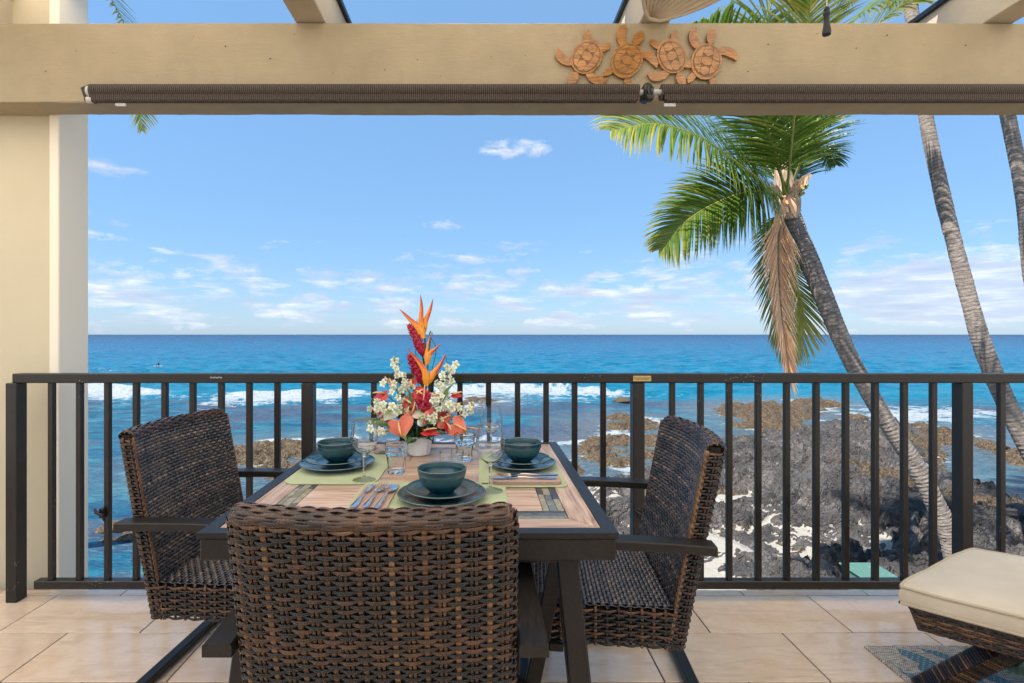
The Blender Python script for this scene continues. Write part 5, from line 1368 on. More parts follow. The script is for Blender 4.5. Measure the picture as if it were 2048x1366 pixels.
cutlery('fork', -.335, 1.935, zc-.001, R(150), 'steel fork on the far napkin half hidden behind the left tumbler', 'forks')

def wine_glass(x, y, label, s=1.0):
    z = TZ+.0006
    out = [(.0004, 0), (.034, 0), (.0345, .0012), (.030, .0028), (.012, .0055), (.0052, .010), (.0040, .022), (.0040, .060), (.0050, .072), (.012, .078), (.026, .090), (.036, .106), (.0405, .124), (.0398, .140), (.0365, .158), (.0335, .174), (.0328, .178)]
    inn = [(.0318, .178), (.0325, .174), (.0354, .158), (.0386, .140), (.0392, .124), (.0347, .1065), (.0248, .0912), (.010, .0805), (.0004, .0790)]
    def smoothp(p, k=3):
        o = []; v = catmull([Vector((a, b, 0)) for a, b in p], len(p)*k); return [(max(q.x, .0003), q.y) for q in v]
    prof = smoothp(out)+smoothp(inn)
    o = MB().lathe([(r_*s, h*s) for r_, h in prof], (x, y, z), 48).build('wine_glass', M_GLASS, None, smooth=True, origin=(x, y, z))
    tagit(o, label, 'wine glass', 'stemmed wine glasses')
wine_glass(-.357, 1.540, 'wine glass in front of the left bowl', 1.0)
wine_glass(.022, 1.430, 'wine glass between the front bowl and the right plates', 1.02)
wine_glass(.032, 1.850, 'wine glass farthest away, behind the tumbler against the sea', 1.0)
def tumbler(x, y, label, s=1.0):
    z = TZ+.0006; n = 60
    out = [(.0004, 0), (.026, 0), (.0285, .003), (.0290, .010), (.0295, .030), (.0315, .052), (.0345, .064), (.0362, .068), (.0365, .075), (.0370, .092), (.0366, .0935)]
    inn = [(.0350, .0930), (.0345, .075), (.0335, .064), (.0300, .050), (.0270, .030), (.0255, .014), (.0200, .011), (.0004, .0105)]
    fac = lambda a, h: 1-.060*(.5+.5*math.cos(a*10))*(1 if .004 < h < .064 else .0)*min(1, (.066-h)/.02, (h-.002)/.006)
    m = MB(); vs = []; oo = []
    for P_ in (out,):
        for i in range(len(P_)-1):
            for k in range(3): f = k/3; oo.append((P_[i][0]*(1-f)+P_[i+1][0]*f, P_[i][1]*(1-f)+P_[i+1][1]*f))
        oo.append(P_[-1])
    no = len(oo); prof = oo+inn; c = Vector((x, y, z))
    for i, (r_, h) in enumerate(prof):
        for k in range(n):
            a = 2*math.pi*k/n; rr = r_*s*(fac(a, h) if i < no and r_ > .02 else 1); vs.append(c+Vector((rr*math.cos(a), rr*math.sin(a), h*s)))
    fs = [(i*n+k, i*n+(k+1) % n, (i+1)*n+(k+1) % n, (i+1)*n+k) for i in range(len(prof)-1) for k in range(n)]
    o = m.add(vs, fs).build('glass_tumbler', M_GLASS, None, origin=(x, y, z), auto=32)
    tagit(o, label, 'tumbler', 'faceted glass tumblers')
tumbler(-.274, 1.625, 'clear faceted tumbler standing left of the vase, beside the green placemat', 1.0)
tumbler(-.062, 1.780, 'clear faceted tumbler right of the vase, behind the wine glass', 1.0)
tumbler(-.092, 1.520, 'clear faceted tumbler half hidden behind the front bowl', .98)
# ================================================================ FLOWERS
VD = 1.878
vx = (838-CX)*VD/F
fl_r = thing('flower_arrangement', (vx, VD, TZ), 'tall tropical flower arrangement of heliconia, ginger, anthurium and white orchids in a white faceted pot', 'flowers')
m = MB(); nf = 12
prof = [(.0005, 0), (.038, 0), (.040, .002), (.0535, .066), (.054, .070), (.051, .070), (.037, .006), (.0005, .005)]
m.lathe(prof, (vx, VD, TZ+.0006), nf); m.build('pot', M_WHITE_CER, fl_r)
m = MB(); m.lathe([(.0005, .066), (.030, .064), (.046, .058)][::-1], (vx, VD, TZ), 20); m.build('moss', M_GREEN, fl_r)
def FP(px, py, dd=0.0): return P(px, py, VD+dd)
BASE = Vector((vx, VD, TZ+.06))
def blade(path, widths, nrm, cup=0.2, tint=(0, 1), nw=6, mat=None, name='petal', parent=None, th=.0008, wave=0, tintfn=None):
    n = len(path); nrm = Vector(nrm); vs = []; tt = []
    for i, p in enumerate(path):
        T_ = (path[min(i+1, n-1)]-path[max(i-1, 0)]).normalized(); S_ = T_.cross(nrm).normalized(); N_ = S_.cross(T_); s_ = i/(n-1); wd = lerp_list(widths, s_)
        for k in range(nw+1):
            v = k/nw*2-1; vs.append(p+S_*(v*wd/2)+N_*(cup*wd*(v*v)+wave*math.sin(i*1.7+k*2.1)*wd)); tt.append(tintfn(s_, v) if tintfn else tint[0]+(tint[1]-tint[0])*s_)
    fs = [(i*(nw+1)+k, i*(nw+1)+k+1, (i+1)*(nw+1)+k+1, (i+1)*(nw+1)+k) for i in range(n-1) for k in range(nw)]
    mm = MB(); mm.add(vs, fs, tt); 
    if name is None: return mm
    return mm.build(name, mat, parent, smooth=True)
def stem(pts, r_, parent, name='stem', mat=None, n=24):
    mm = MB(); mm.tube(catmull(pts, n), r_, 6); return mm.build(name, mat or M_STEMG, parent, smooth=True)
CAMV = Vector((0, -1, .12))
def bract(parent, pts, wmax, dd=0., tip=(.0, 1.)):
    """beak shaped heliconia bract: a folded boat swept along its keel"""
    path = catmull([FP(a, b, dd+(c if len(q) > 2 else 0)) for q in pts for a, b, c in [(*q, 0)[:3]]], 18); n = len(path); vs = []; tt = []
    M_ = 10; prev = None
    for i, p in enumerate(path):
        s_ = i/(n-1); T_ = (path[min(i+1, n-1)]-path[max(i-1, 0)]).normalized(); S_ = T_.cross(CAMV).normalized(); N_ = S_.cross(T_)
        w_ = wmax*(math.sin(math.pi*min(1, s_*1.0+.0)**.55)**.8*.5+.02) if s_ < 1 else .0004
        w_ = wmax*.8*max(.03, (1-s_)**.75*min(1, .45+s_*3.2))
        for k in range(M_):
            a = 2*math.pi*k/M_; vs.append(p+S_*(w_*math.cos(a))+N_*(w_*.42*math.sin(a)))
            tt.append(min(1, s_*.72+.42*(math.cos(a) > .3)*min(1, s_*2.2)*.8))
    fs = [(i*M_+k, i*M_+(k+1) % M_, (i+1)*M_+(k+1) % M_, (i+1)*M_+k) for i in range(n-1) for k in range(M_)]
    mm = MB(); mm.add(vs, fs, tt); return mm.build('bract', M_PET_ORANGE, parent, smooth=True)
h1 = stem([BASE, FP(845, 780, .01), FP(850, 700, .01), FP(849, 655, 0)], .0032, fl_r, 'heliconia_stalk')
BW = 1.55
bract(h1, [(848, 677), (835, 654), (818, 637), (799, 618)], .020, -.005); bract(h1, [(847, 672), (842, 648), (843, 615), (841, 588)], .018)
bract(h1, [(846, 668), (850, 645), (860, 620), (866, 597)], .018, .006)
h2 = stem([BASE, FP(850, 800, -.02), FP(854, 750, -.02), FP(858, 700, -.02), FP(861, 675, -.02)], .0032, fl_r, 'heliconia_stalk')
bract(h2, [(853, 772), (850, 745), (836, 722), (814, 697)], .021, -.03); bract(h2, [(853, 768), (866, 748), (880, 730), (893, 705)], .021, -.025)
bract(h2, [(853, 730), (858, 708), (868, 700), (882, 687)], .018, -.02); bract(h2, [(853, 725), (855, 705), (858, 685), (862, 668)], .017, -.018)
for px, py, r_ in ((861, 664, .003), (859, 667, .003), (864, 667, .003), (834, 642, .002)):
    mm = MB(); c = FP(px, py, -.02); mm.tube([c+Vector((0, 0, -.006)), c, c+Vector((0, 0, .007))], [.001, r_*.8, .0004], 6); mm.build('bud', M_GREEN, h2, smooth=True)
def ginger(pts, r0, label=None):
    path = catmull([FP(a, b, c) for a, b, c in pts], 40); L = sum((path[i+1]-path[i]).length for i in range(39))
    core = MB(); core.tube(path, [max(.0015, r0*.8*math.sin(math.pi*min(.96, .12+i/39*.84))) for i in range(40)], 10, tint=.2); g = core.build('ginger_flower', M_GINGER, fl_r, smooth=True)
    n = 44
    for i in range(n):
        s_ = .04+.92*i/n; p = lerp_list(path, s_); T_ = (lerp_list(path, min(1, s_+.04))-lerp_list(path, max(0, s_-.04))).normalized()
        X_ = T_.orthogonal().normalized(); Y_ = T_.cross(X_); a = i*2.39996; rr = r0*math.sin(math.pi*min(.97, .16+s_*.80)); O_ = X_*math.cos(a)+Y_*math.sin(a)
        b0 = p+O_*rr*.55; b1 = p+O_*(rr*1.12)+T_*r0*.48; b2 = p+O_*(rr*1.28)+T_*r0*.85
        blade([b0, b0.lerp(b1, .5), b1, b2], [r0*.9, r0*1.0, r0*.85, r0*.25], O_, -.22, (.2, 1.0), 4, M_GINGER, 'ginger_scale', g)
    return g
ginger([(846, 712, 0), (840, 695, 0), (829, 668, 0), (818, 651, 0)], .0185); stem([BASE, FP(846, 790, .01), FP(848, 740, .01), FP(845, 708, 0)], .003, fl_r, 'ginger_stalk')
ginger([(843, 768, -.01), (837, 748, -.01), (829, 728, -.01), (820, 712, -.01)], .0215); stem([BASE, FP(842, 800, 0), FP(843, 765, -.01)], .003, fl_r, 'ginger_stalk')
ginger([(848, 825, -.05), (849, 815, -.055), (850, 805, -.055), (850, 793, -.055)], .030); stem([BASE, FP(846, 840, -.03), FP(848, 822, -.05)], .003, fl_r, 'ginger_stalk')
# anthuriums: heart shaped spathe and spadix.  (px, py, size px, tilt deg, mat, dd, facing)
def anthurium(px, py, size, ang, mat, face=(0, -1, .3), dd=-.05, narrow=1., spad=True, fold=.18):
    c = FP(px, py, dd); s_ = size/F*VD; fz = Vector(face).normalized(); up = Vector((math.cos(R(ang)), 0, math.sin(R(ang)))); up = (up-fz*up.dot(fz)).normalized(); sd = up.cross(fz)
    st = stem([BASE+Vector((random.uniform(-.02, .02), random.uniform(-.02, .02), 0)), BASE.lerp(c, .5)+Vector((0, .01, .02)), c-up*(-.30*s_)*0+Vector((0, .006, 0))], .0019, fl_r, 'anthurium_stem')
    n, q = 36, 9; vs = [c+fz*.002]; tt = [.2]; fs = []
    for i in range(1, q+1):
        r_ = i/q
        for k in range(n):
            t = 2*math.pi*k/n; hx = 16*math.sin(t)**3/17*narrow; hy = (13*math.cos(t)-5*math.cos(2*t)-2*math.cos(3*t)-math.cos(4*t))/17
            u, v = hx*r_, hy*r_*.95
            z = -fold*(u*u)+.10*(r_**2)*math.sin(3*t)*.3-.16*max(0, -v-.2)**2+.05*math.sin(t*7+i)*(r_**3)*.3
            vs.append(c+sd*(u*s_*.55)-up*(v*s_*-.55+.22*s_)*-1*-1+fz*(z*s_)); tt.append(max(0, r_*.55+(.35 if v < -.55 else 0)+.1*math.sin(k)))
    for k in range(n): fs.append((0, 1+k, 1+(k+1) % n))
    for i in range(q-1):
        for k in range(n): a = 1+i*n+k; b = 1+i*n+(k+1) % n; fs.append((a, a+n, b+n, b))
    mm = MB(); mm.add(vs, fs, tt); sp = mm.build('spathe', mat, st, smooth=True)
    if spad:
        b0 = c+up*(-.22*s_)*0+fz*.002; L = s_*.55
        mm = MB(); mm.tube([b0-up*.0*L, b0+up*(-.30)*L+fz*.25*L, b0+up*(-.75)*L+fz*.42*L, b0-up*L+fz*.45*L], [.0035, .0036, .0030, .0014], 8, tint=[.5+.5*(i/4) for i in range(4) for _ in range(8)]); mm.build('spadix', M_SPADIX, st, smooth=True)
    return st
C_, R_, W_ = M_PET_CORAL, M_PET_RED, M_PET_WHITE
anthurium(797, 842, 52, 110, C_, (-.1, -1, .15), -.085); anthurium(822, 828, 40, 250, C_, (.5, -.8, .3), -.07, .7)
anthurium(907, 848, 46, 150, C_, (.2, -1, .3), -.07, .9); anthurium(877, 842, 44, 205, C_, (.2, -.9, .5), -.06, .75)
anthurium(770, 788, 40, 25, R_, (-.2, -.6, .9), -.03, .7); anthurium(768, 838, 30, 60, R_, (-.6, -.7, .3), -.05, .8)
anthurium(833, 783, 40, 130, R_, (-.1, -.8, .7), -.05, .9); anthurium(846, 780, 38, 60, R_, (.1, -.8, .7), -.045, .9); anthurium(905, 790, 34, 200, R_, (.3, -.6, .8), -.02, .5)
anthurium(897, 817, 44, 205, R_, (.2, -.7, .7), -.045, .55); anthurium(879, 822, 36, 190, R_, (.1, -.7, .8), -.05, .5); anthurium(848, 862, 46, 170, R_, (.1, -.7, .9), -.085, .45)
anthurium(893, 846, 30, 95, R_, (.7, -.7, .2), -.075, .6); anthurium(930, 854, 22, 80, R_, (.7, -.5, .2), -.06, .6, False); anthurium(788, 775, 34, 300, R_, (-.4, -.8, .5), -.01, .5)
anthurium(783, 815, 48, 60, W_, (-.5, -.8, .4), -.055, .8); anthurium(857, 797, 56, 185, W_, (.05, -.7, .8), -.05, .7); anthurium(836, 838, 42, 215, W_, (.2, -.9, .4), -.075, .8)
anthurium(812, 800, 34, 140, R_, (-.2, -.9, .5), -.06, .8); anthurium(868, 828, 40, 40, R_, (.2, -.9, .3), -.08, .8); anthurium(762, 812, 34, 70, R_, (-.4, -.8, .3), -.03, .7); anthurium(822, 760, 28, 100, R_, (0, -.9, .4), -.03, .8); anthurium(776, 822, 30, 80, C_, (-.3, -.9, .2), -.03, .8, False)
# pink spadices standing up
for a, b, dd in (((770, 752), (786, 782), -.04), ((849, 770), (846, 812), -.085), ((740, 812), (762, 838), -.05), ((934, 855), (956, 858), -.06), ((890, 762), (880, 785), -.02), ((889, 832), (910, 824), -.06)):
    mm = MB(); p0, p1 = FP(*b, dd), FP(*a, dd); mm.tube([p0, p0.lerp(p1, .5)+Vector((.001, 0, .001)), p1], [.0026, .0027, .0014], 8, tint=.15); mm.build('spadix', M_SPADIX, fl_r, smooth=True)
# orchids: one blossom mesh family, copied and scattered along sprays
def orchid_mesh(seed):
    random.seed(seed); mm = MB(); r0 = .0145
    for k, (a, w_, L) in enumerate(((90, .62, 1.0), (18, .95, 1.0), (162, .95, 1.0), (234, .62, 1.0), (306, .62, 1.0))):
        a += random.uniform(-8, 8); d = Vector((math.cos(R(a)), -.25, math.sin(R(a)))); path = [Vector((0, 0, 0))+d*(L*r0*t)+Vector((0, -.002*math.sin(t*3), 0)) for t in (0, .25, .5, .75, 1)]
        b = blade(path, [r0*.18, r0*w_*.75, r0*w_, r0*w_*.75, r0*.12], (0, -1, 0), -.18, (.0, 1.), 4, None, None); mm.add(b.v, b.f, b.t)
    lip = blade([Vector((0, -.001, 0)), Vector((0, -.006, -.003)), Vector((0, -.007, -.008)), Vector((0, -.005, -.012))], [.002, .006, .007, .002], (0, -1, .3), -.5, (.0, .2), 4, None, None); mm.add(lip.v, lip.f, lip.t)
    o = mm.build('orchid_blossom', M_PET_WHITE, None, smooth=True); me = o.data; bpy.data.objects.remove(o); return me
ORC = [orchid_mesh(s_) for s_ in range(4)]; random.seed(21)
sprays = [[(812, 850), (800, 800), (795, 770), (800, 738)], [(815, 850), (790, 810), (775, 760), (800, 732), (790, 725)], [(820, 850), (782, 820), (752, 810), (742, 812)], [(860, 850), (885, 800), (893, 760), (905, 735), (898, 738)],
          [(860, 850), (880, 790), (870, 770), (893, 745)], [(862, 850), (895, 815), (920, 825), (945, 815)], [(858, 850), (868, 812), (880, 800), (890, 795)], [(820, 850), (808, 822), (790, 822), (772, 815)],
          [(845, 850), (850, 838), (866, 836), (878, 840)], [(828, 850), (805, 790), (812, 770), (828, 765)], [(810, 860), (775, 862), (755, 858), (745, 852)], [(850, 850), (832, 820), (815, 815), (808, 800)], [(855, 850), (862, 830), (872, 812), (868, 795)],
          [(858, 850), (880, 820), (905, 812), (925, 822)]]
for sp in sprays:
    dd0 = random.uniform(-.085, -.03); path = catmull([BASE]+[FP(a, b, dd0) for a, b in sp[1:]], 20); mm = MB(); mm.tube(path, .0011, 5); s_o = mm.build('orchid_spray', M_STEMG, fl_r, smooth=True)
    for k in range(8):
        t = .34+.66*k/7; p = lerp_list(path, t)+Vector((random.uniform(-.018, .018), random.uniform(-.025, .01), random.uniform(-.014, .014)))
        o = link_mesh('orchid_blossom', random.choice(ORC), s_o); o.location = p-fl_r.location
        o.rotation_euler = (random.uniform(-.6, .5), random.uniform(-1.2, 1.2), random.uniform(-.9, .9)); sc = random.uniform(.85, 1.25)*(1-.25*(k == 7)); o.scale = (sc, sc, sc)
    mm = MB()
    for q in range(3):
        p = path[-1]+Vector((random.uniform(-.006, .006), 0, .006+.007*q)); mm.tube([p, p+Vector((0, -.002, .004)), p+Vector((0, 0, .008))], [.001, .0026, .0005], 6, tint=.9)
    mm.build('orchid_bud', M_GREEN, s_o, smooth=True)
# green leaves
for pts, wd in (([(822, 868), (790, 850), (755, 842), (712, 838)], .030), ([(830, 868), (812, 870), (800, 862), (790, 855)], .03), ([(850, 868), (870, 850), (890, 835), (905, 840)], .036), ([(835, 868), (822, 884), (818, 878), (812, 872)], .028),
                ([(850, 868), (880, 862), (905, 855), (925, 850)], .024), ([(845, 860), (852, 845), (862, 838), (878, 845)], .034), ([(840, 870), (800, 835), (775, 815), (762, 800)], .02), ([(850, 860), (885, 800), (895, 780), (910, 765)], .017),
                ([(832, 860), (822, 820), (820, 790), (812, 775)], .016), ([(846, 860), (860, 868), (880, 866), (895, 868)], .026), ([(850, 850), (930, 858), (960, 850), (985, 856)], .004), ([(835, 865), (775, 850), (750, 846), (728, 852)], .022)):
    dd = random.uniform(-.09, -.02); path = catmull([FP(*pts[0], 0)]+[FP(a, b, dd) for a, b in pts[1:]], 12)
    blade(path, [wd*.3, wd*.9, wd, wd*.6, .001], (0, -.7, .7), .16, (.2, .75), 6, M_GREEN, 'leaf', fl_r, tintfn=lambda s_, v: .25+.35*abs(v)+.3*s_*s_)
for k in range(40):     # filler greens low in the middle
    a = random.uniform(0, 6.28); p = BASE+Vector((math.cos(a)*.035, math.sin(a)*.035-.01, 0)); q = p+Vector((math.cos(a)*random.uniform(.02, .05), math.sin(a)*.03-.01, random.uniform(.0, .06)))
    blade([p, p.lerp(q, .5)+Vector((0, 0, .008)), q], [.003, .012, .001], (0, -.6, .8), .2, (.1, .6), 4, M_GREEN, 'filler_leaf', fl_r)
stem([FP(858, 860), FP(861, 760, .02), FP(872, 700, .02), FP(860, 672, .02)], .0014, fl_r, 'twig'); stem([BASE, FP(880, 790, -.02), FP(893, 735, -.02), FP(892, 712, -.02)], .0013, fl_r, 'twig'); stem([BASE, FP(836, 760, .02), FP(832, 715, .02), FP(831, 690, .02)], .0016, fl_r, 'twig')

# ================================================================ PALMS
def frond(parent, pts, length_fn, n=86, w_=.030, droop=.45, dry=False, hang=1.0, tint0=.45, seed=0, rad=.022, start=.14, end_tint=.0, up=None, spread=62, curl=0.0, side_bias=0):
    rr = random.Random(seed); path = catmull(pts, 60); L = sum((path[i+1]-path[i]).length for i in range(59))
    mm = MB(); rads = [rad*(1-.86*(i/59)) for i in range(60)]; rads[0] *= 1.7; rads[1] *= 1.5; rads[2] *= 1.35; rads[3] *= 1.2
    mm.tube(path, rads, 6, tint=1.0 if dry else [.0+.5*min(1, i/20) for i in range(60) for _ in range(6)])
    fr = mm.build('frond', M_RACHIS, parent, smooth=True)
    vs, fs, tt = [], [], []; G_ = Vector((0, 0, -1))
    for sg in (1, -1):
        for i in range(n):
            s_ = start+(1-start)*(i+rr.random()*.5)/n; p = lerp_list(path, min(.999, s_)); T_ = (lerp_list(path, min(.999, s_+.02))-lerp_list(path, max(0, s_-.02))).normalized()
            U_ = (up if up is not None else Vector((0, 0, 1))); S_ = T_.cross(U_)
            if S_.length < .15: S_ = T_.cross(Vector((0, 1, .2)))
            S_.normalize(); N_ = S_.cross(T_).normalized()
            ang = R(spread-24*s_+rr.uniform(-5, 5)); d = (T_*math.cos(ang)+S_*sg*math.sin(ang)+N_*(.18+rr.uniform(-.08, .08))).normalized()
            Lf = length_fn(s_)*rr.uniform(.86, 1.08); k = 5; q = p.copy(); ww = w_*rr.uniform(.8, 1.15)*(1 if s_ < .85 else .75); t0 = min(1, max(0, tint0+rr.uniform(-.16, .16)+end_tint*s_)); b0 = len(vs)
            for j in range(k+1):
                f = j/k; wl = ww*(.55+.9*f if f < .3 else .82*(1-((f-.3)/.7)**1.6)+.01)*.5
                Wd = d.cross(N_ if abs(d.dot(N_)) < .95 else S_).normalized()
                vs += [q-Wd*wl, q+N_*wl*.25, q+Wd*wl]; tt += [t0+.30*f*f]*3
                d = (d+G_*(droop*hang/k)*(.5+f)+Vector((rr.uniform(-.03, .03), rr.uniform(-.03, .03), 0))).normalized(); q = q+d*(Lf/k)
            for j in range(k):
                a = b0+j*3; fs += [(a, a+1, a+4, a+3), (a+1, a+2, a+5, a+4)]
    m2 = MB(); m2.add(vs, fs, tt); m2.build('leaflets', M_FROND_DRY if dry else M_FROND, fr); return fr
def trunk(px_pts, d0, d1, label, group='coconut palms on the lava shore', ext=None):
    pts = []; N_ = len(px_pts)
    for i, (a, b, w_) in enumerate(px_pts): pts.append(P(a, b, d0+(d1-d0)*i/(N_-1)))
    loc = pts[-1].copy()
    root = thing('coconut_palm', loc, label, 'palm tree', group)
    n = 220; path = catmull(pts, n); wl = [c[2] for c in px_pts]; vs = []; tt = []; M_ = 20; s_acc = 0
    prev = None
    for i, p in enumerate(path):
        if i: s_acc += (path[i]-path[i-1]).length
        T_ = (path[min(i+1, n-1)]-path[max(i-1, 0)]).normalized(); X_ = (Vector((0, 1, 0))-T_*T_.y).normalized(); Y_ = T_.cross(X_); d = p.y; r_ = lerp_list(wl, i/(n-1))/2*d/F
        f = (i*.5) % 1; r_ *= 1+.030*(i % 2)+.05*(float(vnoise(np.array([s_acc*5.]), np.array([px_pts[0][0]*1.]), 3)[0])-.5)
        for k in range(M_):
            a = 2*math.pi*k/M_; rr = r_*(1+.05*(float(_h(np.array([i*1.]), np.array([k*1.]), 8)[0])-.5)+.05*(float(vnoise(np.array([k*.9]), np.array([s_acc*3]), 18)[0])-.5)); vs.append(p+(X_*math.cos(a)+Y_*math.sin(a))*rr); tt.append(s_acc)
    fs = [(i*M_+k, i*M_+(k+1) % M_, (i+1)*M_+(k+1) % M_, (i+1)*M_+k) for i in range(n-1) for k in range(M_)]
    mm = MB(); mm.add(vs, fs, tt); mm.build('trunk', M_TRUNK, root, smooth=False); return root
PD = 8.3
def PP(px, py, dd=0.): return P(px, py, PD+dd)
palm = trunk([(1574, 400, 29), (1590, 450, 32), (1618, 520, 34.2), (1654, 610, 32.4), (1692, 700, 30.6), (1735, 780, 30.6), (1785, 862, 30.6), (1830, 930, 31.5), (1872, 1010, 33.3), (1903, 1080, 36.9), (1922, 1150, 45.0)], PD, 8.0,
             'leaning coconut palm with full green crown and one hanging brown frond')
prof_l = lambda L: (lambda s_: L*(.35+.65*math.sin(math.pi*min(1, .16+.84*s_))**.8)*(1 if s_ < .9 else 1-(s_-.9)*5.5))
B0 = PP(1572, 392)
frond(palm, [PP(1568, 400, -.1), PP(1535, 372, -.35), PP(1470, 322, -.8), (PP(1395, 272, -1.2)), PP(1310, 248, -1.5), PP(1222, 262, -1.7)], prof_l(1.10), 130, 0.045, 1.0, seed=1, tint0=.36, end_tint=.45, up=Vector((.1, -.80, .55)), spread=66)
frond(palm, [PP(1562, 402, 0), PP(1535, 386, -.2), PP(1495, 384, -.4), PP(1440, 402, -.5), PP(1375, 440, -.6), PP(1318, 500, -.6)], prof_l(1.0), 125, 0.043, .7, seed=2, tint0=.36, start=.22, end_tint=.35, up=Vector((.2, -.9, .3)), spread=64)
frond(palm, [PP(1566, 392, .2), PP(1540, 340, .5), PP(1490, 280, .9), PP(1430, 230, 1.3), PP(1350, 195, 1.7)], prof_l(.85), 80, 0.043, .75, seed=3, tint0=.22)
frond(palm, [PP(1570, 388, -.2), PP(1555, 320, -.6), PP(1530, 240, -.9), PP(1500, 130, -1.3), PP(1440, 60, -1.6), PP(1380, 50, -1.9)], prof_l(.85), 84, 0.045, .7, seed=4, tint0=.35, end_tint=.25)
frond(palm, [PP(1574, 388, 0), PP(1585, 310, .1), PP(1600, 230, .2), PP(1640, 120, .3), PP(1720, 30, .3), PP(1800, -10, .2)], prof_l(.90), 88, 0.045, .7, seed=5, tint0=.38, end_tint=.3)
frond(palm, [PP(1580, 385, .1), PP(1602, 320, .35), PP(1625, 260, .6), PP(1655, 215, .8), PP(1695, 200, 1.2)], prof_l(.85), 84, 0.043, .8, seed=6, tint0=.20)
frond(palm, [PP(1582, 388, .2), PP(1606, 345, .6), PP(1630, 310, .9), PP(1655, 300, 1.2), PP(1672, 330, 1.4)], prof_l(.62), 70, 0.040, .7, seed=7, tint0=.22)
frond(palm, [PP(1570, 385, .3), PP(1560, 310, .8), PP(1545, 240, 1.1), PP(1560, 150, 1.5), PP(1590, 90, 1.9)], prof_l(.85), 80, 0.043, .7, seed=8, tint0=.22)
frond(palm, [PP(1574, 385, -.2), PP(1580, 320, -.7), PP(1590, 220, -1.2), PP(1600, 100, -1.6), PP(1620, 10, -1.9), PP(1600, -60, -2.3)], prof_l(.9), 84, .036, .6, seed=9, tint0=.5, end_tint=.4)
frond(palm, [PP(1574, 385, -.2), PP(1545, 300, -.6), PP(1520, 180, -.9), PP(1530, 60, -1.2), PP(1560, -20, -1.3), PP(1640, -40, -1.5)], prof_l(.9), 84, .036, .6, seed=10, tint0=.5, end_tint=.4)
frond(palm, [PP(1578, 388, 0), PP(1610, 300, -.3), PP(1660, 190, -.5), PP(1720, 90, -.7), PP(1790, 20, -.9), PP(1860, -10, -1.1)], prof_l(.8), 80, .034, .6, seed=12, tint0=.45, end_tint=.35)
frond(palm, [PP(1566, 400, .1), PP(1556, 440, .2), PP(1572, 500, .2), PP(1596, 580, .15), PP(1608, 650, .1), PP(1590, 722, .05)], prof_l(.78), 120, .028, .25, seed=13, tint0=.66, end_tint=.35, spread=48, up=Vector((0, -1, .1)))
frond(palm, [PP(1564, 400, .1), PP(1550, 460, .0), PP(1545, 540, .0), PP(1556, 640, .0), PP(1576, 725, -.05)], prof_l(.66), 120, .028, .25, seed=14, tint0=.55, end_tint=.35, spread=50, up=Vector((0, -1, -.1)))
frond(palm, [PP(1570, 410, -.2), PP(1560, 440, -.25), PP(1556, 520, -.25), PP(1562, 620, -.25), PP(1572, 700, -.25), PP(1578, 752, -.25)], lambda s_: .85*(1-.55*s_) if s_ > .12 else .5, 130, .024, .45, dry=True, seed=15, tint0=.6, spread=34, up=Vector((0, -1, 0)), rad=.026)
frond(palm, [PP(1582, 400, 0), PP(1600, 430, 0), PP(1606, 480, 0), PP(1612, 500, 0), PP(1628, 508, 0)], lambda s_: .12, 8, .02, .5, seed=16, tint0=.2, rad=.016)
# leaf bases, husks and fruit stalks at the crown
hs = MB()
for k in range(16):
    a = k*2.4; c = PP(1572, 412)+Vector((math.cos(a)*.12, math.sin(a)*.12, -.03*k/6+.10)); d = Vector((math.cos(a)*.16, math.sin(a)*.16, .22+.1*random.random())); S_ = d.cross(Vector((0, 0, 1))).normalized()
    hs.add([c-S_*.07, c+S_*.07, c+d*.6+S_*.05, c+d+S_*.012, c+d-S_*.012, c+d*.6-S_*.05], [(0, 1, 2, 3, 4, 5)])
hs.tube([PP(1576, 440), PP(1574, 405), PP(1566, 350), PP(1562, 310)], [.17, .20, .13, .07], 14); hs.build('crown_fibre', M_HUSK, palm)
for pts in ([(1572, 395, -.2), (1558, 430, -.3), (1546, 470, -.28), (1538, 482, -.25)], [(1578, 392, -.25), (1584, 410, -.3), (1590, 432, -.28)], [(1590, 380, -.2), (1606, 362, -.25), (1622, 348, -.2)], [(1573, 400, -.25), (1565, 420, -.3), (1560, 450, -.28)]):
    path = catmull([PP(a, b, c) for a, b, c in pts], 8); blade(path, [.05, .13, .11, .03], (0, -1, .1), .15, (.4, .8), 4, M_FROND_DRY, 'dry_sheath', palm)
ns = MB()
for k in range(26):
    a, b = PP(1592, 392, -.15), PP(1610, 366, -.1); p = a.lerp(b, random.random())+Vector((random.uniform(-.07, .07), random.uniform(-.05, .05), random.uniform(-.06, .06))); ns.lathe([(.0005, -.028), (.020, -.018), (.027, 0), (.020, .018), (.0005, .028)], p, 7, tint=.5)
ns.build('young_nuts', M_RACHIS, palm, smooth=True)['kind'] = 'stuff'
p2 = trunk([(1800, -150, 21.8), (1825, 40, 22.7), (1851, 228, 22.7), (1880, 370, 25.2), (1912, 500, 25.2), (1944, 620, 27.7), (1970, 705, 30.2), (2010, 800, 31.1), (2060, 900, 32.8), (2110, 990, 35.3), (2150, 1060, 43.7)], 9.6, 9.0, 'tall curved coconut palm trunk right of the leafy palm, crown out of the picture')
p3 = trunk([(1950, -150, 21.1), (1985, 60, 22.0), (2015, 228, 22.9), (2034, 320, 22.9), (2050, 420, 23.8), (2062, 540, 25.5), (2090, 680, 28.2), (2130, 820, 31.7), (2175, 940, 35.2), (2200, 1040, 44.0)], 10.2, 9.6, 'coconut palm trunk partly cut off at the right edge of the picture')
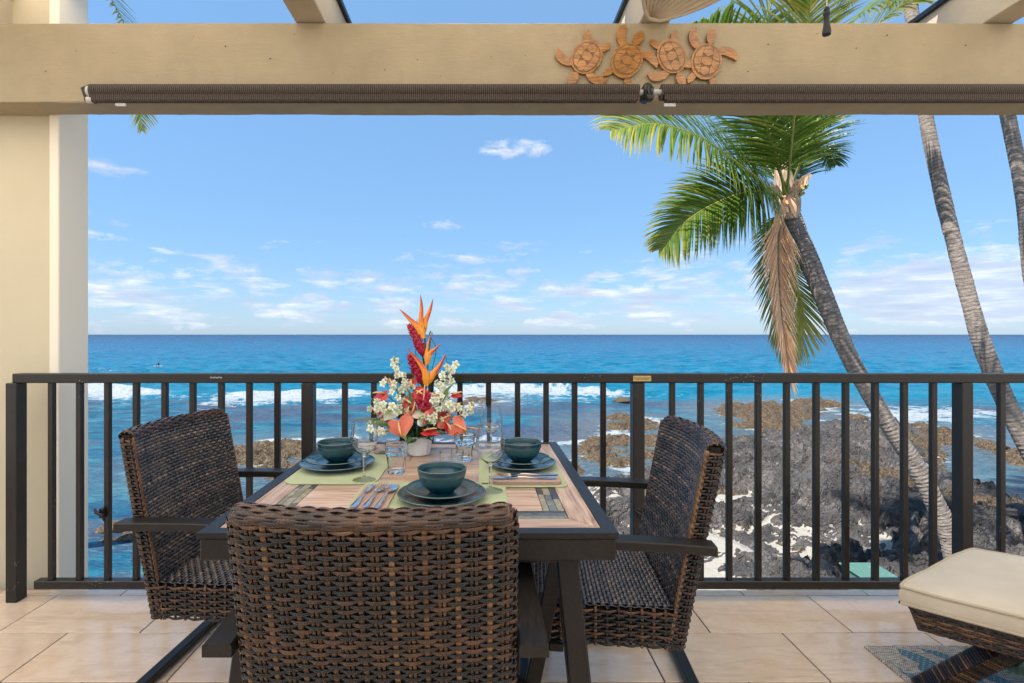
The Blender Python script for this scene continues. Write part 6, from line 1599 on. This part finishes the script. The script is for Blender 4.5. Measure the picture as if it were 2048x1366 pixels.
def simple_crown(root, top, n, L, seed):
    rr = random.Random(seed)
    for k in range(n):
        a = 2*math.pi*k/n+rr.uniform(-.2, .2); d = Vector((math.cos(a), math.sin(a), 0)); e = rr.uniform(.3, 1.2)
        frond(root, [top, top+d*L*.3+Vector((0, 0, L*.30*e)), top+d*L*.65+Vector((0, 0, L*.28*e)), top+d*L+Vector((0, 0, -L*.15))], prof_l(.75), 44, .045, .8, seed=seed+k, tint0=.4)
simple_crown(p2, P(1800, -150, 9.6), 9, 2.1, 50); simple_crown(p3, P(1950, -150, 10.2), 9, 2.1, 70)
# the palm above the picture at the left: only the tip of one frond comes below the beam
tp = P(330, -420, 9.0)
p4_ = thing('coconut_palm', (tp.x-1.5, tp.y+.6, -2.6), 'coconut palm above the picture at the left, one frond tip hanging below the beam', 'palm tree', 'coconut palms on the lava shore')
mm = MB(); pth = catmull([tp, tp+Vector((-.5, .2, -1.8)), tp+Vector((-1.1, .4, -3.4)), tp+Vector((-1.6, .6, -5.0)), Vector((tp.x-1.5, tp.y+.6, -2.9))], 40)
# trunk kept out of the view, left of the column
pth = catmull([Vector((-9.9, 9.2, tp.z)), Vector((-10.3, 9.4, 2.5)), Vector((-10.6, 9.6, -3.3))], 40); mm.tube(pth, [.13+.05*i/39 for i in range(40)], 16, tint=[i*.2 for i in range(40) for _ in range(16)]); mm.build('trunk', M_TRUNK, p4_)
frond(p4_, [Vector((-9.9, 9.2, tp.z)), P(-100, -220, 9.2), P(120, -120, 9.1), P(235, 20, 9.0), P(276, 160, 9.0), P(284, 262, 9.0)], prof_l(.72), 110, .036, .35, seed=90, tint0=.5, end_tint=.3)
for k in range(7):
    a = 1.2+k*.85; d = Vector((math.cos(a), math.sin(a), 0)); t_ = Vector((-9.9, 9.2, tp.z)); frond(p4_, [t_, t_+d*.7+Vector((0, 0, .7)), t_+d*1.5+Vector((0, 0, .6)), t_+d*2.1+Vector((0, 0, -.4))], prof_l(.7), 40, .045, .8, seed=95+k, tint0=.4)

# ================================================================ FAR THINGS
sx, sy = G(317, 734)
srf = thing('surfer', (sx, sy, SL), 'tiny surfer sitting on a board in the swell left of the flowers', 'surfer')
mm = MB(); mm.lathe([(.001, -.04), (.25, -.02), (.28, .02), (.2, .05), (.001, .06)], (0, 0, 0), 20); mm.v = [(sx+a*2.6, sy+b*.8, SL+.12+c) for a, b, c in mm.v]; mm.build('surfboard', M_WHITEP, srf, smooth=True)
me = bpy.data.meshes.new('person'); jv = [(0, 0, .15), (0, 0, .45), (0, 0, .68), (0, 0, .80), (0, 0, .95), (.2, 0, .62), (.28, -.1, .38), (.3, -.25, .2), (-.2, 0, .62), (-.28, -.1, .38), (-.3, -.25, .2), (.14, -.02, .12), (.30, -.35, .1), (.32, -.4, -.25), (-.14, -.02, .12), (-.30, -.35, .1), (-.32, -.4, -.25)]
je = [(0, 1), (1, 2), (2, 3), (3, 4), (2, 5), (5, 6), (6, 7), (2, 8), (8, 9), (9, 10), (0, 11), (11, 12), (12, 13), (0, 14), (14, 15), (15, 16)]
me.from_pydata([(a, b, c) for a, b, c in jv], je, []); po = link_mesh('person', me, srf); po.location = (0, 0, .10); po.scale = (.62, .62, .62)
me.materials.append(material('wetsuit', (.03, .025, .03), .5))
sk = po.modifiers.new('skin', 'SKIN'); sv = me.skin_vertices[0].data
for i, r_ in enumerate([.13, .13, .15, .06, .11, .06, .045, .035, .06, .045, .035, .09, .07, .05, .09, .07, .05]): sv[i].radius = (r_, r_)
sv[0].use_root = True; po.modifiers.new('sub', 'SUBSURF').levels = 1
for px, dist, lab, big in ((1150, 3800, 'tiny white boat on the horizon right of the flowers', 1.0), (591, 4300, 'tiny white boat on the horizon left of the flowers', .8)):
    x = (px-CX)/F*dist; b_ = thing('motor_boat', (x, dist, SL), lab, 'boat', 'white boats on the horizon')
    mm = MB(); k = 10*big
    mm.add([(x-k, dist-2, SL+2), (x+k, dist-2, SL+2.4), (x+k*1.25, dist, SL+2.8), (x+k, dist+2, SL+2.4), (x-k, dist+2, SL+2), (x-k*.9, dist-1.4, SL-.3), (x+k*.85, dist-1.4, SL-.3), (x+k, dist, SL-.3), (x+k*.85, dist+1.4, SL-.3), (x-k*.9, dist+1.4, SL-.3)],
           [(0, 1, 2, 3, 4), (5, 6, 1, 0), (6, 7, 2, 1), (7, 8, 3, 2), (8, 9, 4, 3), (9, 5, 0, 4)]); mm.build('hull', M_WHITEP, b_)
    mm = MB(); mm.box((x-k*.1, dist, SL+4.2), (k*.9, 3, 3.4), bev=.3); mm.box((x-k*.1, dist, SL+6.6), (k*.5, 2.4, 1.6), bev=.2); mm.build('cabin', M_WHITEP, b_)
